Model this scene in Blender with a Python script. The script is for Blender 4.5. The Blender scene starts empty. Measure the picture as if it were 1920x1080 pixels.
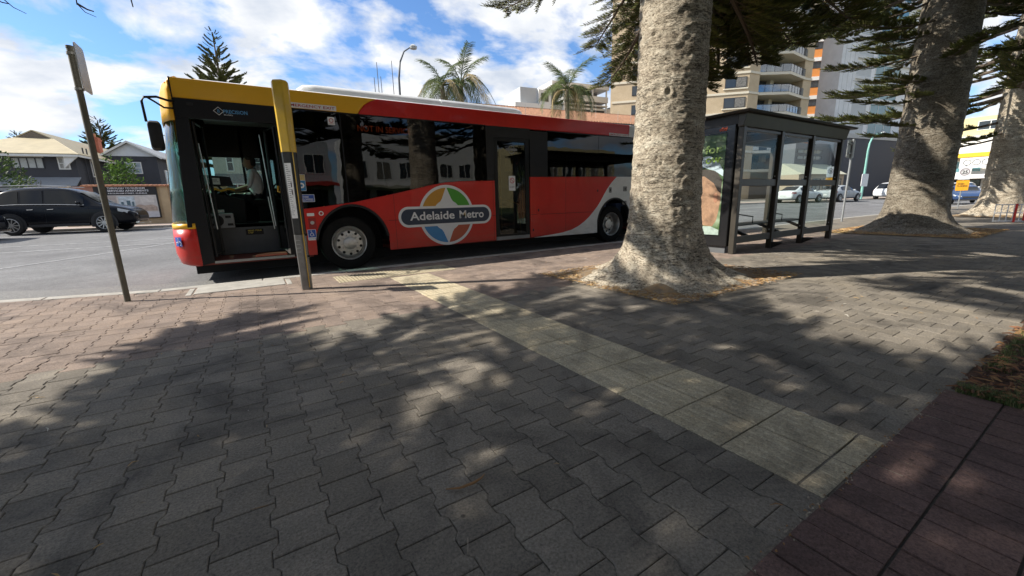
# Bus standing at a tree-lined street stop (Blender 4.5)
import bpy, bmesh, math, random
from mathutils import Vector, Matrix, noise
random.seed(7)
sc = bpy.context.scene
col = sc.collection
PI = math.pi
R = math.radians
# ------------------------------------------------------------------ camera
CAM_R = ((0.844, -0.134, 0.519), (-0.536, -0.166, 0.828), (-0.025, -0.977, -0.212))
CAM_H = 1.08
FPX = 755.0
cam_d = bpy.data.cameras.new('camera'); cam = bpy.data.objects.new('camera', cam_d); col.objects.link(cam)
_r = Vector([CAM_R[i][0] for i in range(3)]).normalized()
_f = Vector([CAM_R[i][2] for i in range(3)]); _f = (_f - _r * _f.dot(_r)).normalized()
_u = _r.cross(_f)
m4 = Matrix.Identity(4)
for i in range(3):
    m4[i][0] = _r[i]; m4[i][1] = _u[i]; m4[i][2] = -_f[i]
m4[2][3] = CAM_H
cam.matrix_world = m4
cam_d.sensor_width = 36.0; cam_d.lens = FPX / 1920 * 36.0
cam_d.clip_start = 0.02; cam_d.clip_end = 4000
sc.camera = cam
sc.render.resolution_x = 1024; sc.render.resolution_y = 576
# ------------------------------------------------------------------ light
SUN_EL = R(38); SUN_AZ = Vector((-0.894, 0.447))          # horizontal direction towards the sun
sd = bpy.data.lights.new('sun', 'SUN'); so = bpy.data.objects.new('sun', sd); col.objects.link(so)
sd.energy = 5.0; sd.angle = R(0.5); sd.color = (1.0, 0.94, 0.85)
_s = Vector((SUN_AZ.x * math.cos(SUN_EL), SUN_AZ.y * math.cos(SUN_EL), math.sin(SUN_EL)))
so.rotation_euler = _s.to_track_quat('Z', 'Y').to_euler()
so.location = (-40, 20, 40)
w = bpy.data.worlds.new('World'); sc.world = w; w.use_nodes = True
nt = w.node_tree; nt.nodes.clear()
def wn(t, **k):
    n = nt.nodes.new(t)
    for a, b in k.items(): setattr(n, a, b)
    return n
wl = nt.links.new
out = wn('ShaderNodeOutputWorld'); bg = wn('ShaderNodeBackground'); wl(bg.outputs[0], out.inputs[0])
bg.inputs['Strength'].default_value = 0.10
sky = wn('ShaderNodeTexSky', sky_type='NISHITA', sun_disc=False, sun_elevation=SUN_EL,
         sun_rotation=math.atan2(SUN_AZ.x, SUN_AZ.y), altitude=10, air_density=1.0, dust_density=0.6, ozone_density=1.6)
tc = wn('ShaderNodeTexCoord'); sep = wn('ShaderNodeSeparateXYZ'); wl(tc.outputs['Generated'], sep.inputs[0])
zz = wn('ShaderNodeMath', operation='MAXIMUM'); wl(sep.outputs[2], zz.inputs[0]); zz.inputs[1].default_value = 0.0
za = wn('ShaderNodeMath', operation='ADD'); wl(zz.outputs[0], za.inputs[0]); za.inputs[1].default_value = 0.36
dx = wn('ShaderNodeMath', operation='DIVIDE'); wl(sep.outputs[0], dx.inputs[0]); wl(za.outputs[0], dx.inputs[1])
dy = wn('ShaderNodeMath', operation='DIVIDE'); wl(sep.outputs[1], dy.inputs[0]); wl(za.outputs[0], dy.inputs[1])
cmb = wn('ShaderNodeCombineXYZ'); wl(dx.outputs[0], cmb.inputs[0]); wl(dy.outputs[0], cmb.inputs[1])
mp = wn('ShaderNodeMapping'); wl(cmb.outputs[0], mp.inputs[0])
mp.inputs['Scale'].default_value = (1.1, 1.4, 1); mp.inputs['Location'].default_value = (3.1, 1.35, 0); mp.inputs['Rotation'].default_value = (0, 0, R(25))
n1 = wn('ShaderNodeTexNoise'); wl(mp.outputs[0], n1.inputs['Vector'])
n1.inputs['Scale'].default_value = 2.3; n1.inputs['Detail'].default_value = 9; n1.inputs['Roughness'].default_value = 0.56; n1.inputs['Distortion'].default_value = 0.25
cr = wn('ShaderNodeValToRGB'); wl(n1.outputs[0], cr.inputs[0])
cr.color_ramp.elements[0].position = 0.43; cr.color_ramp.elements[1].position = 0.54
n2 = wn('ShaderNodeTexNoise'); wl(mp.outputs[0], n2.inputs['Vector'])
n2.inputs['Scale'].default_value = 3.6; n2.inputs['Detail'].default_value = 7; n2.inputs['Roughness'].default_value = 0.55
cc = wn('ShaderNodeValToRGB'); wl(n2.outputs[0], cc.inputs[0])
cc.color_ramp.elements[0].position = 0.33; cc.color_ramp.elements[0].color = (4.0, 4.45, 5.2, 1)
cc.color_ramp.elements[1].position = 0.62; cc.color_ramp.elements[1].color = (6.9, 6.9, 6.9, 1)
skm = wn('ShaderNodeMix', data_type='RGBA', blend_type='MULTIPLY'); skm.inputs[0].default_value = 1.0
wl(sky.outputs[0], skm.inputs['A']); skm.inputs['B'].default_value = (0.72, 0.98, 1.28, 1)
mx = wn('ShaderNodeMix', data_type='RGBA'); wl(cr.outputs[0], mx.inputs[0]); wl(skm.outputs['Result'], mx.inputs['A']); wl(cc.outputs[0], mx.inputs['B'])
wl(mx.outputs['Result'], bg.inputs['Color'])
sc.view_settings.view_transform = 'Standard'; sc.view_settings.look = 'None'
sc.view_settings.exposure = 0.7; sc.view_settings.gamma = 1.0; sc.view_settings.use_curve_mapping = False
sc.render.engine = 'CYCLES'
sc.cycles.max_bounces = 5; sc.cycles.diffuse_bounces = 3; sc.cycles.glossy_bounces = 3; sc.cycles.transparent_max_bounces = 10; sc.cycles.caustics_reflective = False; sc.cycles.caustics_refractive = False

# ------------------------------------------------------------------ materials
MATS = {}
def M(name, c, rough=0.6, metal=0.0, var=0.12, vs=6.0, bump=0.0, bs=40.0, coat=0.0, spec=0.5, emit=None, es=1.0, isl=0.0):
    """principled material: base colour with a soft noise variation, fine bump and optional per-piece variation"""
    if name in MATS: return MATS[name]
    m = bpy.data.materials.new(name); m.use_nodes = True; t = m.node_tree; L = t.links.new
    b = t.nodes['Principled BSDF']
    b.inputs['Roughness'].default_value = rough; b.inputs['Metallic'].default_value = metal
    b.inputs['Coat Weight'].default_value = coat; b.inputs['Coat Roughness'].default_value = 0.06
    b.inputs['Specular IOR Level'].default_value = spec
    b.inputs['Base Color'].default_value = (*c, 1)
    if emit:
        b.inputs['Emission Color'].default_value = (*emit, 1); b.inputs['Emission Strength'].default_value = es
    src = None
    if var > 0:
        tcn = t.nodes.new('ShaderNodeTexCoord')
        nz = t.nodes.new('ShaderNodeTexNoise'); L(tcn.outputs['Object'], nz.inputs['Vector'])
        nz.inputs['Scale'].default_value = vs; nz.inputs['Detail'].default_value = 6; nz.inputs['Roughness'].default_value = 0.65
        mr = t.nodes.new('ShaderNodeMapRange'); L(nz.outputs[0], mr.inputs[0])
        mr.inputs[1].default_value = 0.3; mr.inputs[2].default_value = 0.7; mr.inputs[3].default_value = 1 - var; mr.inputs[4].default_value = 1 + var
        src = mr.outputs[0]
    if isl > 0:
        g = t.nodes.new('ShaderNodeNewGeometry'); oi = t.nodes.new('ShaderNodeObjectInfo')
        ad = t.nodes.new('ShaderNodeMath'); ad.operation = 'ADD'; L(g.outputs['Random Per Island'], ad.inputs[0]); L(oi.outputs['Random'], ad.inputs[1])
        fr = t.nodes.new('ShaderNodeMath'); fr.operation = 'FRACT'; L(ad.outputs[0], fr.inputs[0])
        mr2 = t.nodes.new('ShaderNodeMapRange'); L(fr.outputs[0], mr2.inputs[0]); mr2.inputs[3].default_value = 1 - isl; mr2.inputs[4].default_value = 1 + isl
        if src:
            mu = t.nodes.new('ShaderNodeMath'); mu.operation = 'MULTIPLY'; L(src, mu.inputs[0]); L(mr2.outputs[0], mu.inputs[1]); src = mu.outputs[0]
        else: src = mr2.outputs[0]
    if src:
        vm = t.nodes.new('ShaderNodeVectorMath'); vm.operation = 'SCALE'; vm.inputs[0].default_value = c; L(src, vm.inputs['Scale'])
        L(vm.outputs[0], b.inputs['Base Color'])
    if bump > 0:
        tcn = t.nodes.new('ShaderNodeTexCoord')
        nb = t.nodes.new('ShaderNodeTexNoise'); L(tcn.outputs['Object'], nb.inputs['Vector']); nb.inputs['Scale'].default_value = bs; nb.inputs['Detail'].default_value = 5
        bp = t.nodes.new('ShaderNodeBump'); L(nb.outputs[0], bp.inputs['Height']); bp.inputs['Strength'].default_value = bump; bp.inputs['Distance'].default_value = 0.02
        L(bp.outputs[0], b.inputs['Normal'])
    MATS[name] = m
    return m
def glass(name, tint, f0=0.06, rough=0.0, wavy=0.0, graz=1.0):
    """pane: tinted see-through with a fresnel reflection"""
    if name in MATS: return MATS[name]
    m = bpy.data.materials.new(name); m.use_nodes = True; t = m.node_tree; L = t.links.new; t.nodes.clear()
    o = t.nodes.new('ShaderNodeOutputMaterial'); tr = t.nodes.new('ShaderNodeBsdfTransparent'); gl = t.nodes.new('ShaderNodeBsdfGlossy')
    tr.inputs[0].default_value = (*tint, 1); gl.inputs['Roughness'].default_value = rough
    lw = t.nodes.new('ShaderNodeLayerWeight'); lw.inputs[0].default_value = 0.5
    pw_ = t.nodes.new('ShaderNodeMath'); pw_.operation = 'POWER'; L(lw.outputs['Facing'], pw_.inputs[0]); pw_.inputs[1].default_value = 5.0
    ma = t.nodes.new('ShaderNodeMath'); ma.operation = 'MULTIPLY_ADD'; L(pw_.outputs[0], ma.inputs[0]); ma.inputs[1].default_value = (1 - f0)*graz; ma.inputs[2].default_value = f0
    mi = t.nodes.new('ShaderNodeMixShader'); L(ma.outputs[0], mi.inputs[0]); L(tr.outputs[0], mi.inputs[1]); L(gl.outputs[0], mi.inputs[2]); L(mi.outputs[0], o.inputs[0])
    if wavy > 0:
        tcn = t.nodes.new('ShaderNodeTexCoord'); nb = t.nodes.new('ShaderNodeTexNoise'); L(tcn.outputs['Object'], nb.inputs['Vector']); nb.inputs['Scale'].default_value = 1.3
        bp = t.nodes.new('ShaderNodeBump'); L(nb.outputs[0], bp.inputs['Height']); bp.inputs['Strength'].default_value = wavy; bp.inputs['Distance'].default_value = 0.05
        L(bp.outputs[0], gl.inputs['Normal']); L(bp.outputs[0], lw.inputs['Normal'])
    MATS[name] = m
    return m
class NT:
    """small helper to write node materials by hand"""
    def __init__(s, name, rough=0.8):
        s.m = bpy.data.materials.new(name); s.m.use_nodes = True; s.t = s.m.node_tree; s.b = s.t.nodes['Principled BSDF']; s.b.inputs['Roughness'].default_value = rough
        s.tc = s.t.nodes.new('ShaderNodeTexCoord'); MATS[name] = s.m
    def L(s, a, b): s.t.links.new(a, b)
    def noise(s, scale, detail=5, rough=0.6, vec=None, dist=0.0):
        n = s.t.nodes.new('ShaderNodeTexNoise'); s.L(vec or s.tc.outputs['Object'], n.inputs['Vector']); n.inputs['Scale'].default_value = scale
        n.inputs['Detail'].default_value = detail; n.inputs['Roughness'].default_value = rough; n.inputs['Distortion'].default_value = dist
        return n.outputs[0]
    def vor(s, scale, vec=None, feat='F1'):
        n = s.t.nodes.new('ShaderNodeTexVoronoi'); n.feature = feat; s.L(vec or s.tc.outputs['Object'], n.inputs['Vector']); n.inputs['Scale'].default_value = scale
        return n.outputs['Distance']
    def scale(s, v):
        n = s.t.nodes.new('ShaderNodeMapping'); s.L(s.tc.outputs['Object'], n.inputs[0]); n.inputs['Scale'].default_value = v
        return n.outputs[0]
    def ramp(s, fac, stops):
        n = s.t.nodes.new('ShaderNodeValToRGB'); s.L(fac, n.inputs[0]); e = n.color_ramp.elements
        while len(e) < len(stops): e.new(0.5)
        for i, (p, c) in enumerate(stops): e[i].position = p; e[i].color = (*c, 1) if len(c) == 3 else c
        return n.outputs[0]
    def mix(s, fac, a, b, mode='MIX'):
        n = s.t.nodes.new('ShaderNodeMix'); n.data_type = 'RGBA'; n.blend_type = mode
        for sock, v in ((n.inputs[0], fac), (n.inputs['A'], a), (n.inputs['B'], b)):
            if isinstance(v, (int, float)): sock.default_value = v
            elif isinstance(v, tuple): sock.default_value = (*v, 1)
            else: s.L(v, sock)
        return n.outputs['Result']
    def math(s, op, a, b=0.0):
        n = s.t.nodes.new('ShaderNodeMath'); n.operation = op
        for i, v in enumerate((a, b)):
            if isinstance(v, (int, float)): n.inputs[i].default_value = v
            else: s.L(v, n.inputs[i])
        return n.outputs[0]
    def color(s, c): s.L(c, s.b.inputs['Base Color']); return s
    def bump(s, hgt, strength=0.5, dist=0.02):
        n = s.t.nodes.new('ShaderNodeBump'); s.L(hgt, n.inputs['Height']); n.inputs['Strength'].default_value = strength; n.inputs['Distance'].default_value = dist
        s.L(n.outputs[0], s.b.inputs['Normal']); return s

# ------------------------------------------------------------------ mesh helpers
class MB:
    def __init__(s): s.v = []; s.f = []; s.mi = []
    def add(s, vs, fs, m=0):
        o = len(s.v); s.v += [tuple(p) for p in vs]; s.f += [tuple(i + o for i in f) for f in fs]; s.mi += [m] * len(fs); return s
    def box(s, x0, x1, y0, y1, z0, z1, m=0):
        return s.add([(x0,y0,z0),(x1,y0,z0),(x1,y1,z0),(x0,y1,z0),(x0,y0,z1),(x1,y0,z1),(x1,y1,z1),(x0,y1,z1)],
                     [(0,3,2,1),(4,5,6,7),(0,1,5,4),(1,2,6,5),(2,3,7,6),(3,0,4,7)], m)
    def frus(s, a, z0, b, z1, m=0):
        """box with a bottom rectangle a and a top rectangle b, both (x0,x1,y0,y1)"""
        return s.add([(a[0],a[2],z0),(a[1],a[2],z0),(a[1],a[3],z0),(a[0],a[3],z0),(b[0],b[2],z1),(b[1],b[2],z1),(b[1],b[3],z1),(b[0],b[3],z1)],
                     [(0,3,2,1),(4,5,6,7),(0,1,5,4),(1,2,6,5),(2,3,7,6),(3,0,4,7)], m)
    def prism(s, poly, a, b, axis='y', m=0):
        """polygon extruded: axis y -> poly is (x,z); axis z -> (x,y); axis x -> (y,z)"""
        def P(p, t): return {'y': (p[0], t, p[1]), 'z': (p[0], p[1], t), 'x': (t, p[0], p[1])}[axis]
        n = len(poly); ar = sum(poly[i][0]*poly[(i+1)%n][1]-poly[(i+1)%n][0]*poly[i][1] for i in range(n))
        if (ar < 0) == (axis != 'y'): poly = poly[::-1]
        vs = [P(p, a) for p in poly] + [P(p, b) for p in poly]
        fs = [tuple(range(n))[::-1], tuple(range(n, 2*n))] + [(i, (i+1)%n, n+(i+1)%n, n+i) for i in range(n)]
        return s.add(vs, fs, m)
    def path(s, pts, rad, n=8, m=0, cap=True):
        pts = [Vector(p) for p in pts]
        if isinstance(rad, (int, float)): rad = [rad] * len(pts)
        vs = []; up = Vector((0.137, 0.21, 0.97)).normalized()
        for i, p in enumerate(pts):
            d = (pts[min(i+1, len(pts)-1)] - pts[max(i-1, 0)]).normalized()
            a = d.cross(up)
            if a.length < 1e-3: a = d.cross(Vector((1, 0, 0)))
            a.normalize(); b = a.cross(d).normalized()
            for k in range(n):
                t = 2*PI*k/n; vs.append(p + a*(math.cos(t)*rad[i]) + b*(math.sin(t)*rad[i]))
        fs = []
        for i in range(len(pts)-1):
            for k in range(n): fs.append((i*n+k, (i+1)*n+k, (i+1)*n+(k+1)%n, i*n+(k+1)%n))
        if cap: fs += [tuple(range(n)), tuple(range((len(pts)-1)*n, len(pts)*n))[::-1]]
        return s.add(vs, fs, m)
    def lathe(s, prof, n=24, c=(0,0,0), axis='z', m=0):
        """profile of (radius, t) turned round an axis through c"""
        vs = []
        for r, t in prof:
            for k in range(n):
                a = 2*PI*k/n; x, y = r*math.cos(a), r*math.sin(a)
                p = {'z': (x, y, t), 'y': (x, t, y), 'x': (t, x, y)}[axis]
                vs.append((p[0]+c[0], p[1]+c[1], p[2]+c[2]))
        fs = []
        for i in range(len(prof)-1):
            for k in range(n): fs.append((i*n+k, i*n+(k+1)%n, (i+1)*n+(k+1)%n, (i+1)*n+k))
        return s.add(vs, fs, m)
    def loft(s, rings, closed=False, m=0, cap=False):
        n = len(rings[0]); vs = [p for r in rings for p in r]; fs = []
        for i in range(len(rings)-1):
            for k in range(n if closed else n-1): fs.append((i*n+k, i*n+(k+1)%n, (i+1)*n+(k+1)%n, (i+1)*n+k))
        if cap: fs += [tuple(range(n))[::-1], tuple(range((len(rings)-1)*n, len(rings)*n))]
        return s.add(vs, fs, m)
    def mesh(s, name, mats, smooth=False):
        me = bpy.data.meshes.new(name); me.from_pydata(s.v, [], s.f)
        for mm in (mats if isinstance(mats, (list, tuple)) else [mats]): me.materials.append(mm)
        if any(s.mi): me.polygons.foreach_set('material_index', s.mi)
        if smooth: me.polygons.foreach_set('use_smooth', [True]*len(me.polygons))
        me.update(); return me
    def build(s, name, mats, parent=None, smooth=False, bevel=0.0, fix=False, seg=2):
        me = s.mesh(name, mats, smooth)
        if fix:
            b = bmesh.new(); b.from_mesh(me); bmesh.ops.recalc_face_normals(b, faces=b.faces); b.to_mesh(me); b.free()
        o = bpy.data.objects.new(name, me); col.objects.link(o); o.parent = parent
        if bevel > 0:
            bv = o.modifiers.new('bevel', 'BEVEL'); bv.width = bevel; bv.segments = seg; bv.limit_method = 'ANGLE'; bv.angle_limit = R(35)
        if smooth and smooth != 'all':
            try: me.set_sharp_from_angle(angle=R(38))
            except Exception: pass
        return o
def link(name, me, parent=None, loc=(0,0,0), rot=(0,0,0), scale=(1,1,1)):
    o = bpy.data.objects.new(name, me); col.objects.link(o); o.parent = parent; o.location = loc; o.rotation_euler = rot; o.scale = scale
    return o
def tag(o, label, cat, group=None):
    o['label'] = label; o['category'] = cat
    if group: o['group'] = group
    return o
def thing(name, label, cat, loc=(0,0,0), rz=0.0, group=None):
    o = bpy.data.objects.new(name, None); col.objects.link(o); o.location = loc; o.rotation_euler = (0, 0, rz); o.empty_display_size = 0.2
    return tag(o, label, cat, group)
def struct(o): o['kind'] = 'structure'; return o
def stuff(o): o['kind'] = 'stuff'; return o
def copy_tree(o, parent=None):
    c = o.copy(); col.objects.link(c); c.parent = parent
    for ch in list(o.children): copy_tree(ch, c)
    return c
def text(name, s, mat, parent, o, w=None, h=0.1, right=(1,0,0), up=(0,0,1), bold=0.0, depth=0.002, align='LEFT'):
    """lettering as a thin mesh: o = lower-left corner (or centre bottom), w = width, h = capital height"""
    cu = bpy.data.curves.new('lettering', 'FONT'); cu.body = s; cu.size = 1.0; cu.offset = bold; cu.extrude = 0.0; cu.resolution_u = 3
    t = bpy.data.objects.new('lettering', cu); col.objects.link(t)
    dg = bpy.context.evaluated_depsgraph_get()
    me = bpy.data.meshes.new_from_object(t.evaluated_get(dg)); bpy.data.objects.remove(t); bpy.data.curves.remove(cu)
    xs = [v.co.x for v in me.vertices]; x0, x1 = min(xs), max(xs)
    sy = h / 0.70; sx = (w / (x1 - x0)) if w else sy
    rt, upv = Vector(right).normalized(), Vector(up).normalized(); nn = rt.cross(upv); O = Vector(o)
    off = {'LEFT': -x0, 'CENTER': -(x0 + x1) / 2}[align]
    for v in me.vertices:
        v.co = O + rt * ((v.co.x + off) * sx) + upv * (v.co.y * sy) + nn * depth
    me.materials.clear(); me.materials.append(mat)
    ob = bpy.data.objects.new(name, me); col.objects.link(ob); ob.parent = parent
    return ob
def arc(cx, cz, rx, rz, a0, a1, n=16):
    return [(cx + rx*math.cos(R(a0 + (a1-a0)*i/n)), cz + rz*math.sin(R(a0 + (a1-a0)*i/n))) for i in range(n+1)]
def rrect(x0, x1, z0, z1, r, n=5):
    return arc(x1-r, z0+r, r, r, -90, 0, n) + arc(x1-r, z1-r, r, r, 0, 90, n) + arc(x0+r, z1-r, r, r, 90, 180, n) + arc(x0+r, z0+r, r, r, 180, 270, n)
# frame of the far side of the street: s along its kerb, d away from it
THF = math.atan2(-7.5, 53.0); FU = Vector((math.cos(THF), math.sin(THF))); FN = Vector((-FU.y, FU.x)); FO = Vector((0, 23.87))
FZ = 0.38                                                  # height of the far footpath
def F(s, d, z=0.0):
    p = FO + FU*s + FN*d; return Vector((p.x, p.y, z))
def project(p):
    d = Vector(p) - Vector((0, 0, CAM_H)); z = d.dot(_f)
    if z < 0.05: return None
    return 960 + FPX*d.dot(_r)/z, 540 - FPX*d.dot(_u)/z
# ================================================================== THE SETTING
RZ, RFAR = -0.10, 0.27
def kerb_y(x):
    if x > -1.5: return 7.2
    if x > -3.2: return 7.2 + (-1.5 - x) * 0.42
    return 7.91 + (-3.2 - x) * 0.08
def far_y(x): return FO.y + (x / FU.x) * FU.y
def road_z(x, y):
    t = (y - 11.0) / max(far_y(x) - 1.0 - 11.0, 1.0); t = min(max(t, 0), 1)
    return RZ + (RFAR - RZ) * t * t * (3 - 2*t)
# --- ground sheet out to the horizon
a = NT('earth', 0.95); a.color(a.ramp(a.noise(0.05, 8), [(0.3, (0.10, 0.09, 0.07)), (0.7, (0.17, 0.15, 0.12))]))
struct(MB().add([(-2000,-2000,-0.35),(2000,-2000,-0.35),(2000,2000,-0.35),(-2000,2000,-0.35)], [(0,1,2,3)]).build('ground', MATS['earth']))
# --- road
a = NT('asphalt', 0.82)
sp = a.ramp(a.vor(95), [(0.0, (0.36, 0.36, 0.35)), (0.33, (0.17, 0.17, 0.172)), (0.6, (0.10, 0.10, 0.102))])
lg = a.ramp(a.noise(0.55, 7, 0.6, dist=0.4), [(0.35, (0.92, 0.91, 0.90)), (0.62, (1.35, 1.34, 1.32))])
gr = a.ramp(a.noise(14, 6, 0.8), [(0.3, (0.72, 0.72, 0.72)), (0.7, (1.25, 1.25, 1.25))])
a.color(a.mix(1.0, a.mix(1.0, sp, lg, 'MULTIPLY'), gr, 'MULTIPLY')); a.bump(a.vor(70), 0.6, 0.01)
a.b.inputs['Specular IOR Level'].default_value = 0.35
xs = [-90 + i*2.5 for i in range(105)]; NY = 22; V = []; Fc = []
for x in xs:
    y0, y1 = kerb_y(x) - 0.05, far_y(x) + 0.1
    for j in range(NY+1):
        y = y0 + (y1-y0)*j/NY; V.append((x, y, road_z(x, y)))
for i in range(len(xs)-1):
    for j in range(NY): Fc.append((i*(NY+1)+j, (i+1)*(NY+1)+j, (i+1)*(NY+1)+j+1, i*(NY+1)+j+1))
road = struct(MB().add(V, Fc).build('road', MATS['asphalt'], smooth='all'))
# lane paint, worn
a = NT('road_paint', 0.7); a.color(a.ramp(a.noise(22, 6, 0.7), [(0.40, (0.18, 0.18, 0.18)), (0.58, (0.42, 0.42, 0.41))]))
def paint(p, q, wd, name='lane_line'):
    p, q = Vector(p), Vector(q); d = (q-p).normalized(); n = Vector((-d.y, d.x)); L = (q-p).length; k = max(2, int(L/0.8)); vs = []; fs = []
    for i in range(k+1):
        c = p + d*(L*i/k)
        for sg in (-1, 1):
            e = c + n*(sg*wd/2); vs.append((e.x, e.y, road_z(e.x, e.y) + 0.006))
    for i in range(k): fs.append((2*i, 2*i+2, 2*i+3, 2*i+1))
    return MB().add(vs, fs).build(name, MATS['road_paint'], road)
paint((-5.2, 12.4), (-2.0, 16.6), 0.09); paint((-16, 16.6), (40, 15.6), 0.11); paint((-16, 18.6), (60, 13.4), 0.10)
for i in range(9): paint((16+i*9, 14.9 - i*0.7), (19+i*9, 14.66 - i*0.7), 0.12)
# asphalt patch along the stop (coarser and paler resurfacing, with its wavering edge)
a = NT('asphalt_patch', 0.85)
a.color(a.ramp(a.vor(80), [(0.0, (0.42, 0.41, 0.39)), (0.35, (0.22, 0.215, 0.205)), (0.62, (0.11, 0.11, 0.105))])); a.bump(a.vor(90), 0.5, 0.008)
vs = []; fs = []
for i in range(40):
    x = -14 + i*0.45; vs += [(x, kerb_y(x) + 0.02, RZ + 0.004), (x, kerb_y(x) + 1.35 + 0.18*math.sin(x*1.1) + 0.1*math.sin(x*2.7), RZ + 0.004)]
    if i: fs.append((2*i-2, 2*i, 2*i+1, 2*i-1))
struct(MB().add(vs, fs).build('gutter_strip', MATS['asphalt_patch']))
# --- kerb of separate concrete lengths
M('concrete', (0.36, 0.34, 0.30), 0.9, var=0.22, vs=5, bump=0.3, bs=60)
kerb = struct(MB().box(-60, 110, 6.97, 7.05, -0.34, -0.14).build('kerb', M('kerb_bed', (0.2, 0.19, 0.17), 0.95)))
kx = [-12 + i*1.2 for i in range(60)]
for x0, x1 in zip(kx, kx[1:]):
    p, q = Vector((x0+0.004, kerb_y(x0))), Vector((x1-0.004, kerb_y(x1)))
    poly = [(p.x, p.y), (q.x, q.y), (q.x, q.y-0.19), (p.x, p.y-0.19)]
    MB().prism(poly, -0.13, 0.005, 'z').build('kerb_stone', MATS['concrete'], kerb, bevel=0.012)
# --- footpath: sand bed, separate pavers in front, the rest joined
a = NT('joint_sand', 0.95); a.color(a.ramp(a.noise(60), [(0.3, (0.05, 0.046, 0.04)), (0.7, (0.10, 0.09, 0.076))]))
bed = struct(MB().add([(-30,0.2,-0.006),(13.2,0.2,-0.006),(13.2,7.1,-0.006),(-1.5,7.1,-0.006),(-3.2,7.8,-0.006),(-30,9.9,-0.006)], [(0,1,2,3,4,5)]).build('footpath', MATS['joint_sand']))
def paver_mat(name, c0, c1, isl):
    a = NT(name, 0.88)
    g = a.t.nodes.new('ShaderNodeNewGeometry'); oi = a.t.nodes.new('ShaderNodeObjectInfo')
    rnd = a.math('FRACT', a.math('ADD', g.outputs['Random Per Island'], oi.outputs['Random']))
    pos = g.outputs['Position']
    base = a.ramp(a.noise(3.2, 6, 0.7, vec=pos), [(0.3, c0), (0.7, c1)])
    piece = a.ramp(rnd, [(0.0, (1-isl,)*3), (1.0, (1+isl,)*3)])
    grit = a.ramp(a.noise(95, 4, 0.85, vec=pos), [(0.32, (0.50, 0.50, 0.50)), (0.5, (1.0, 1.0, 1.0)), (0.68, (1.45, 1.43, 1.4))])
    spots = a.ramp(a.vor(5.5, vec=pos), [(0.035, (0.45, 0.45, 0.45)), (0.06, (1, 1, 1))])
    stain = a.ramp(a.noise(1.1, 5, 0.65, vec=pos, dist=1.2), [(0.34, (0.52, 0.52, 0.53)), (0.48, (0.95, 0.95, 0.95)), (0.7, (1.2, 1.17, 1.1))])
    c = a.mix(1.0, a.mix(1.0, a.mix(1.0, a.mix(1.0, base, piece, 'MULTIPLY'), grit, 'MULTIPLY'), stain, 'MULTIPLY'), spots, 'MULTIPLY')
    a.color(c); a.bump(a.noise(110, 4, 0.85, vec=pos), 0.6, 0.005); a.b.inputs['Specular IOR Level'].default_value = 0.25
    return a.m
m_grey = paver_mat('paver_grey', (0.166, 0.147, 0.119), (0.226, 0.200, 0.164), 0.17)
m_red = paver_mat('paver_red', (0.205, 0.158, 0.128), (0.275, 0.216, 0.178), 0.13)
m_maroon = paver_mat('paver_maroon', (0.105, 0.068, 0.060), (0.155, 0.100, 0.088), 0.14)
PW, PH, PA, GAP = 0.170, 0.190, 0.0100, 0.0030
def paver_ring(inset):
    pr = [(0, -PA), (0.20, -PA), (0.33, PA), (0.67, PA), (0.80, -PA), (1, -PA)]
    L = [(-PW/2 + o + inset, min(max((t-0.5)*PH, -PH/2+inset), PH/2-inset)) for t, o in pr]
    Rr = [(PW/2 - o - inset, min(max((t-0.5)*PH, -PH/2+inset), PH/2-inset)) for t, o in pr]
    return Rr + L[::-1]
ra, rb = paver_ring(GAP/2), paver_ring(GAP/2 + 0.0036); NP = len(ra)
pv = [(x, y, -0.013) for x, y in ra] + [(x, y, -0.0028) for x, y in ra] + [(x, y, 0.0) for x, y in rb]
pf = [(i, (i+1)%NP, NP+(i+1)%NP, NP+i) for i in range(NP)] + [(NP+i, NP+(i+1)%NP, 2*NP+(i+1)%NP, 2*NP+i) for i in range(NP)] + [tuple(range(2*NP, 3*NP))]
pm = {k: MB().add(pv, pf).mesh('paver', mm) for k, mm in (('g', m_grey), ('r', m_red))}
cand = []
def in_box(x, y, b, mg=0.0): return b[0]+mg < x < b[1]-mg and b[2]+mg < y < b[3]-mg
STRIP = (1.60, 2.20, 0.47, 6.03); HAZ = (0.90, 2.79, 6.03, 6.69); BED1 = (3.50, 6.00, 2.48, 4.65); BED2 = (13.4, 16.2, 2.3, 4.7); RAMP = (-0.80, 0.29, 6.45, 6.95)
rp = random.Random(3)
for c in range(-40, 78):
    for r in range(0, 46):
        x = c*PW + 0.004; y = 0.43 + r*PH + (c % 2)*PH/2 + 0.02
        if y < 0.44 or y > kerb_y(x) - 0.12 or any(in_box(x, y, b, 0.12) for b in (STRIP, HAZ, BED1, RAMP)): continue
        pr = project((x, y, 0)); vis = pr is not None and -60 < pr[0] < 1980 and pr[1] < 1130
        cand.append((math.hypot(x, y) if vis else 99 + x*x + y*y, x, y, vis))
cand.sort()
near = cand[:290]; rest = cand[290:]
def pz(): return rp.uniform(-0.0016, 0.0012), rp.uniform(-0.008, 0.008), rp.uniform(-0.008, 0.008)
for d, x, y, v in near:
    z, ax, ay = pz(); link('paver', pm['g' if y < 3.93 else 'r'], bed, (x, y, z), (ax, ay, rp.uniform(-0.006, 0.006)))
for key, mm, nm in (('g', m_grey, 'grey_pavers'), ('r', m_red, 'red_pavers')):
    V = []; Fc = []
    for d, x, y, vis in rest:
        if (y < 3.93) != (key == 'g'): continue
        z, ax, ay = pz(); o = len(V)
        V += [(px + x, py + y, pzv + z + px*ay + py*ax) for px, py, pzv in pv]; Fc += [tuple(i+o for i in f) for f in pf]
    stuff(MB().add(V, Fc).build(nm, mm, bed))
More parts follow.
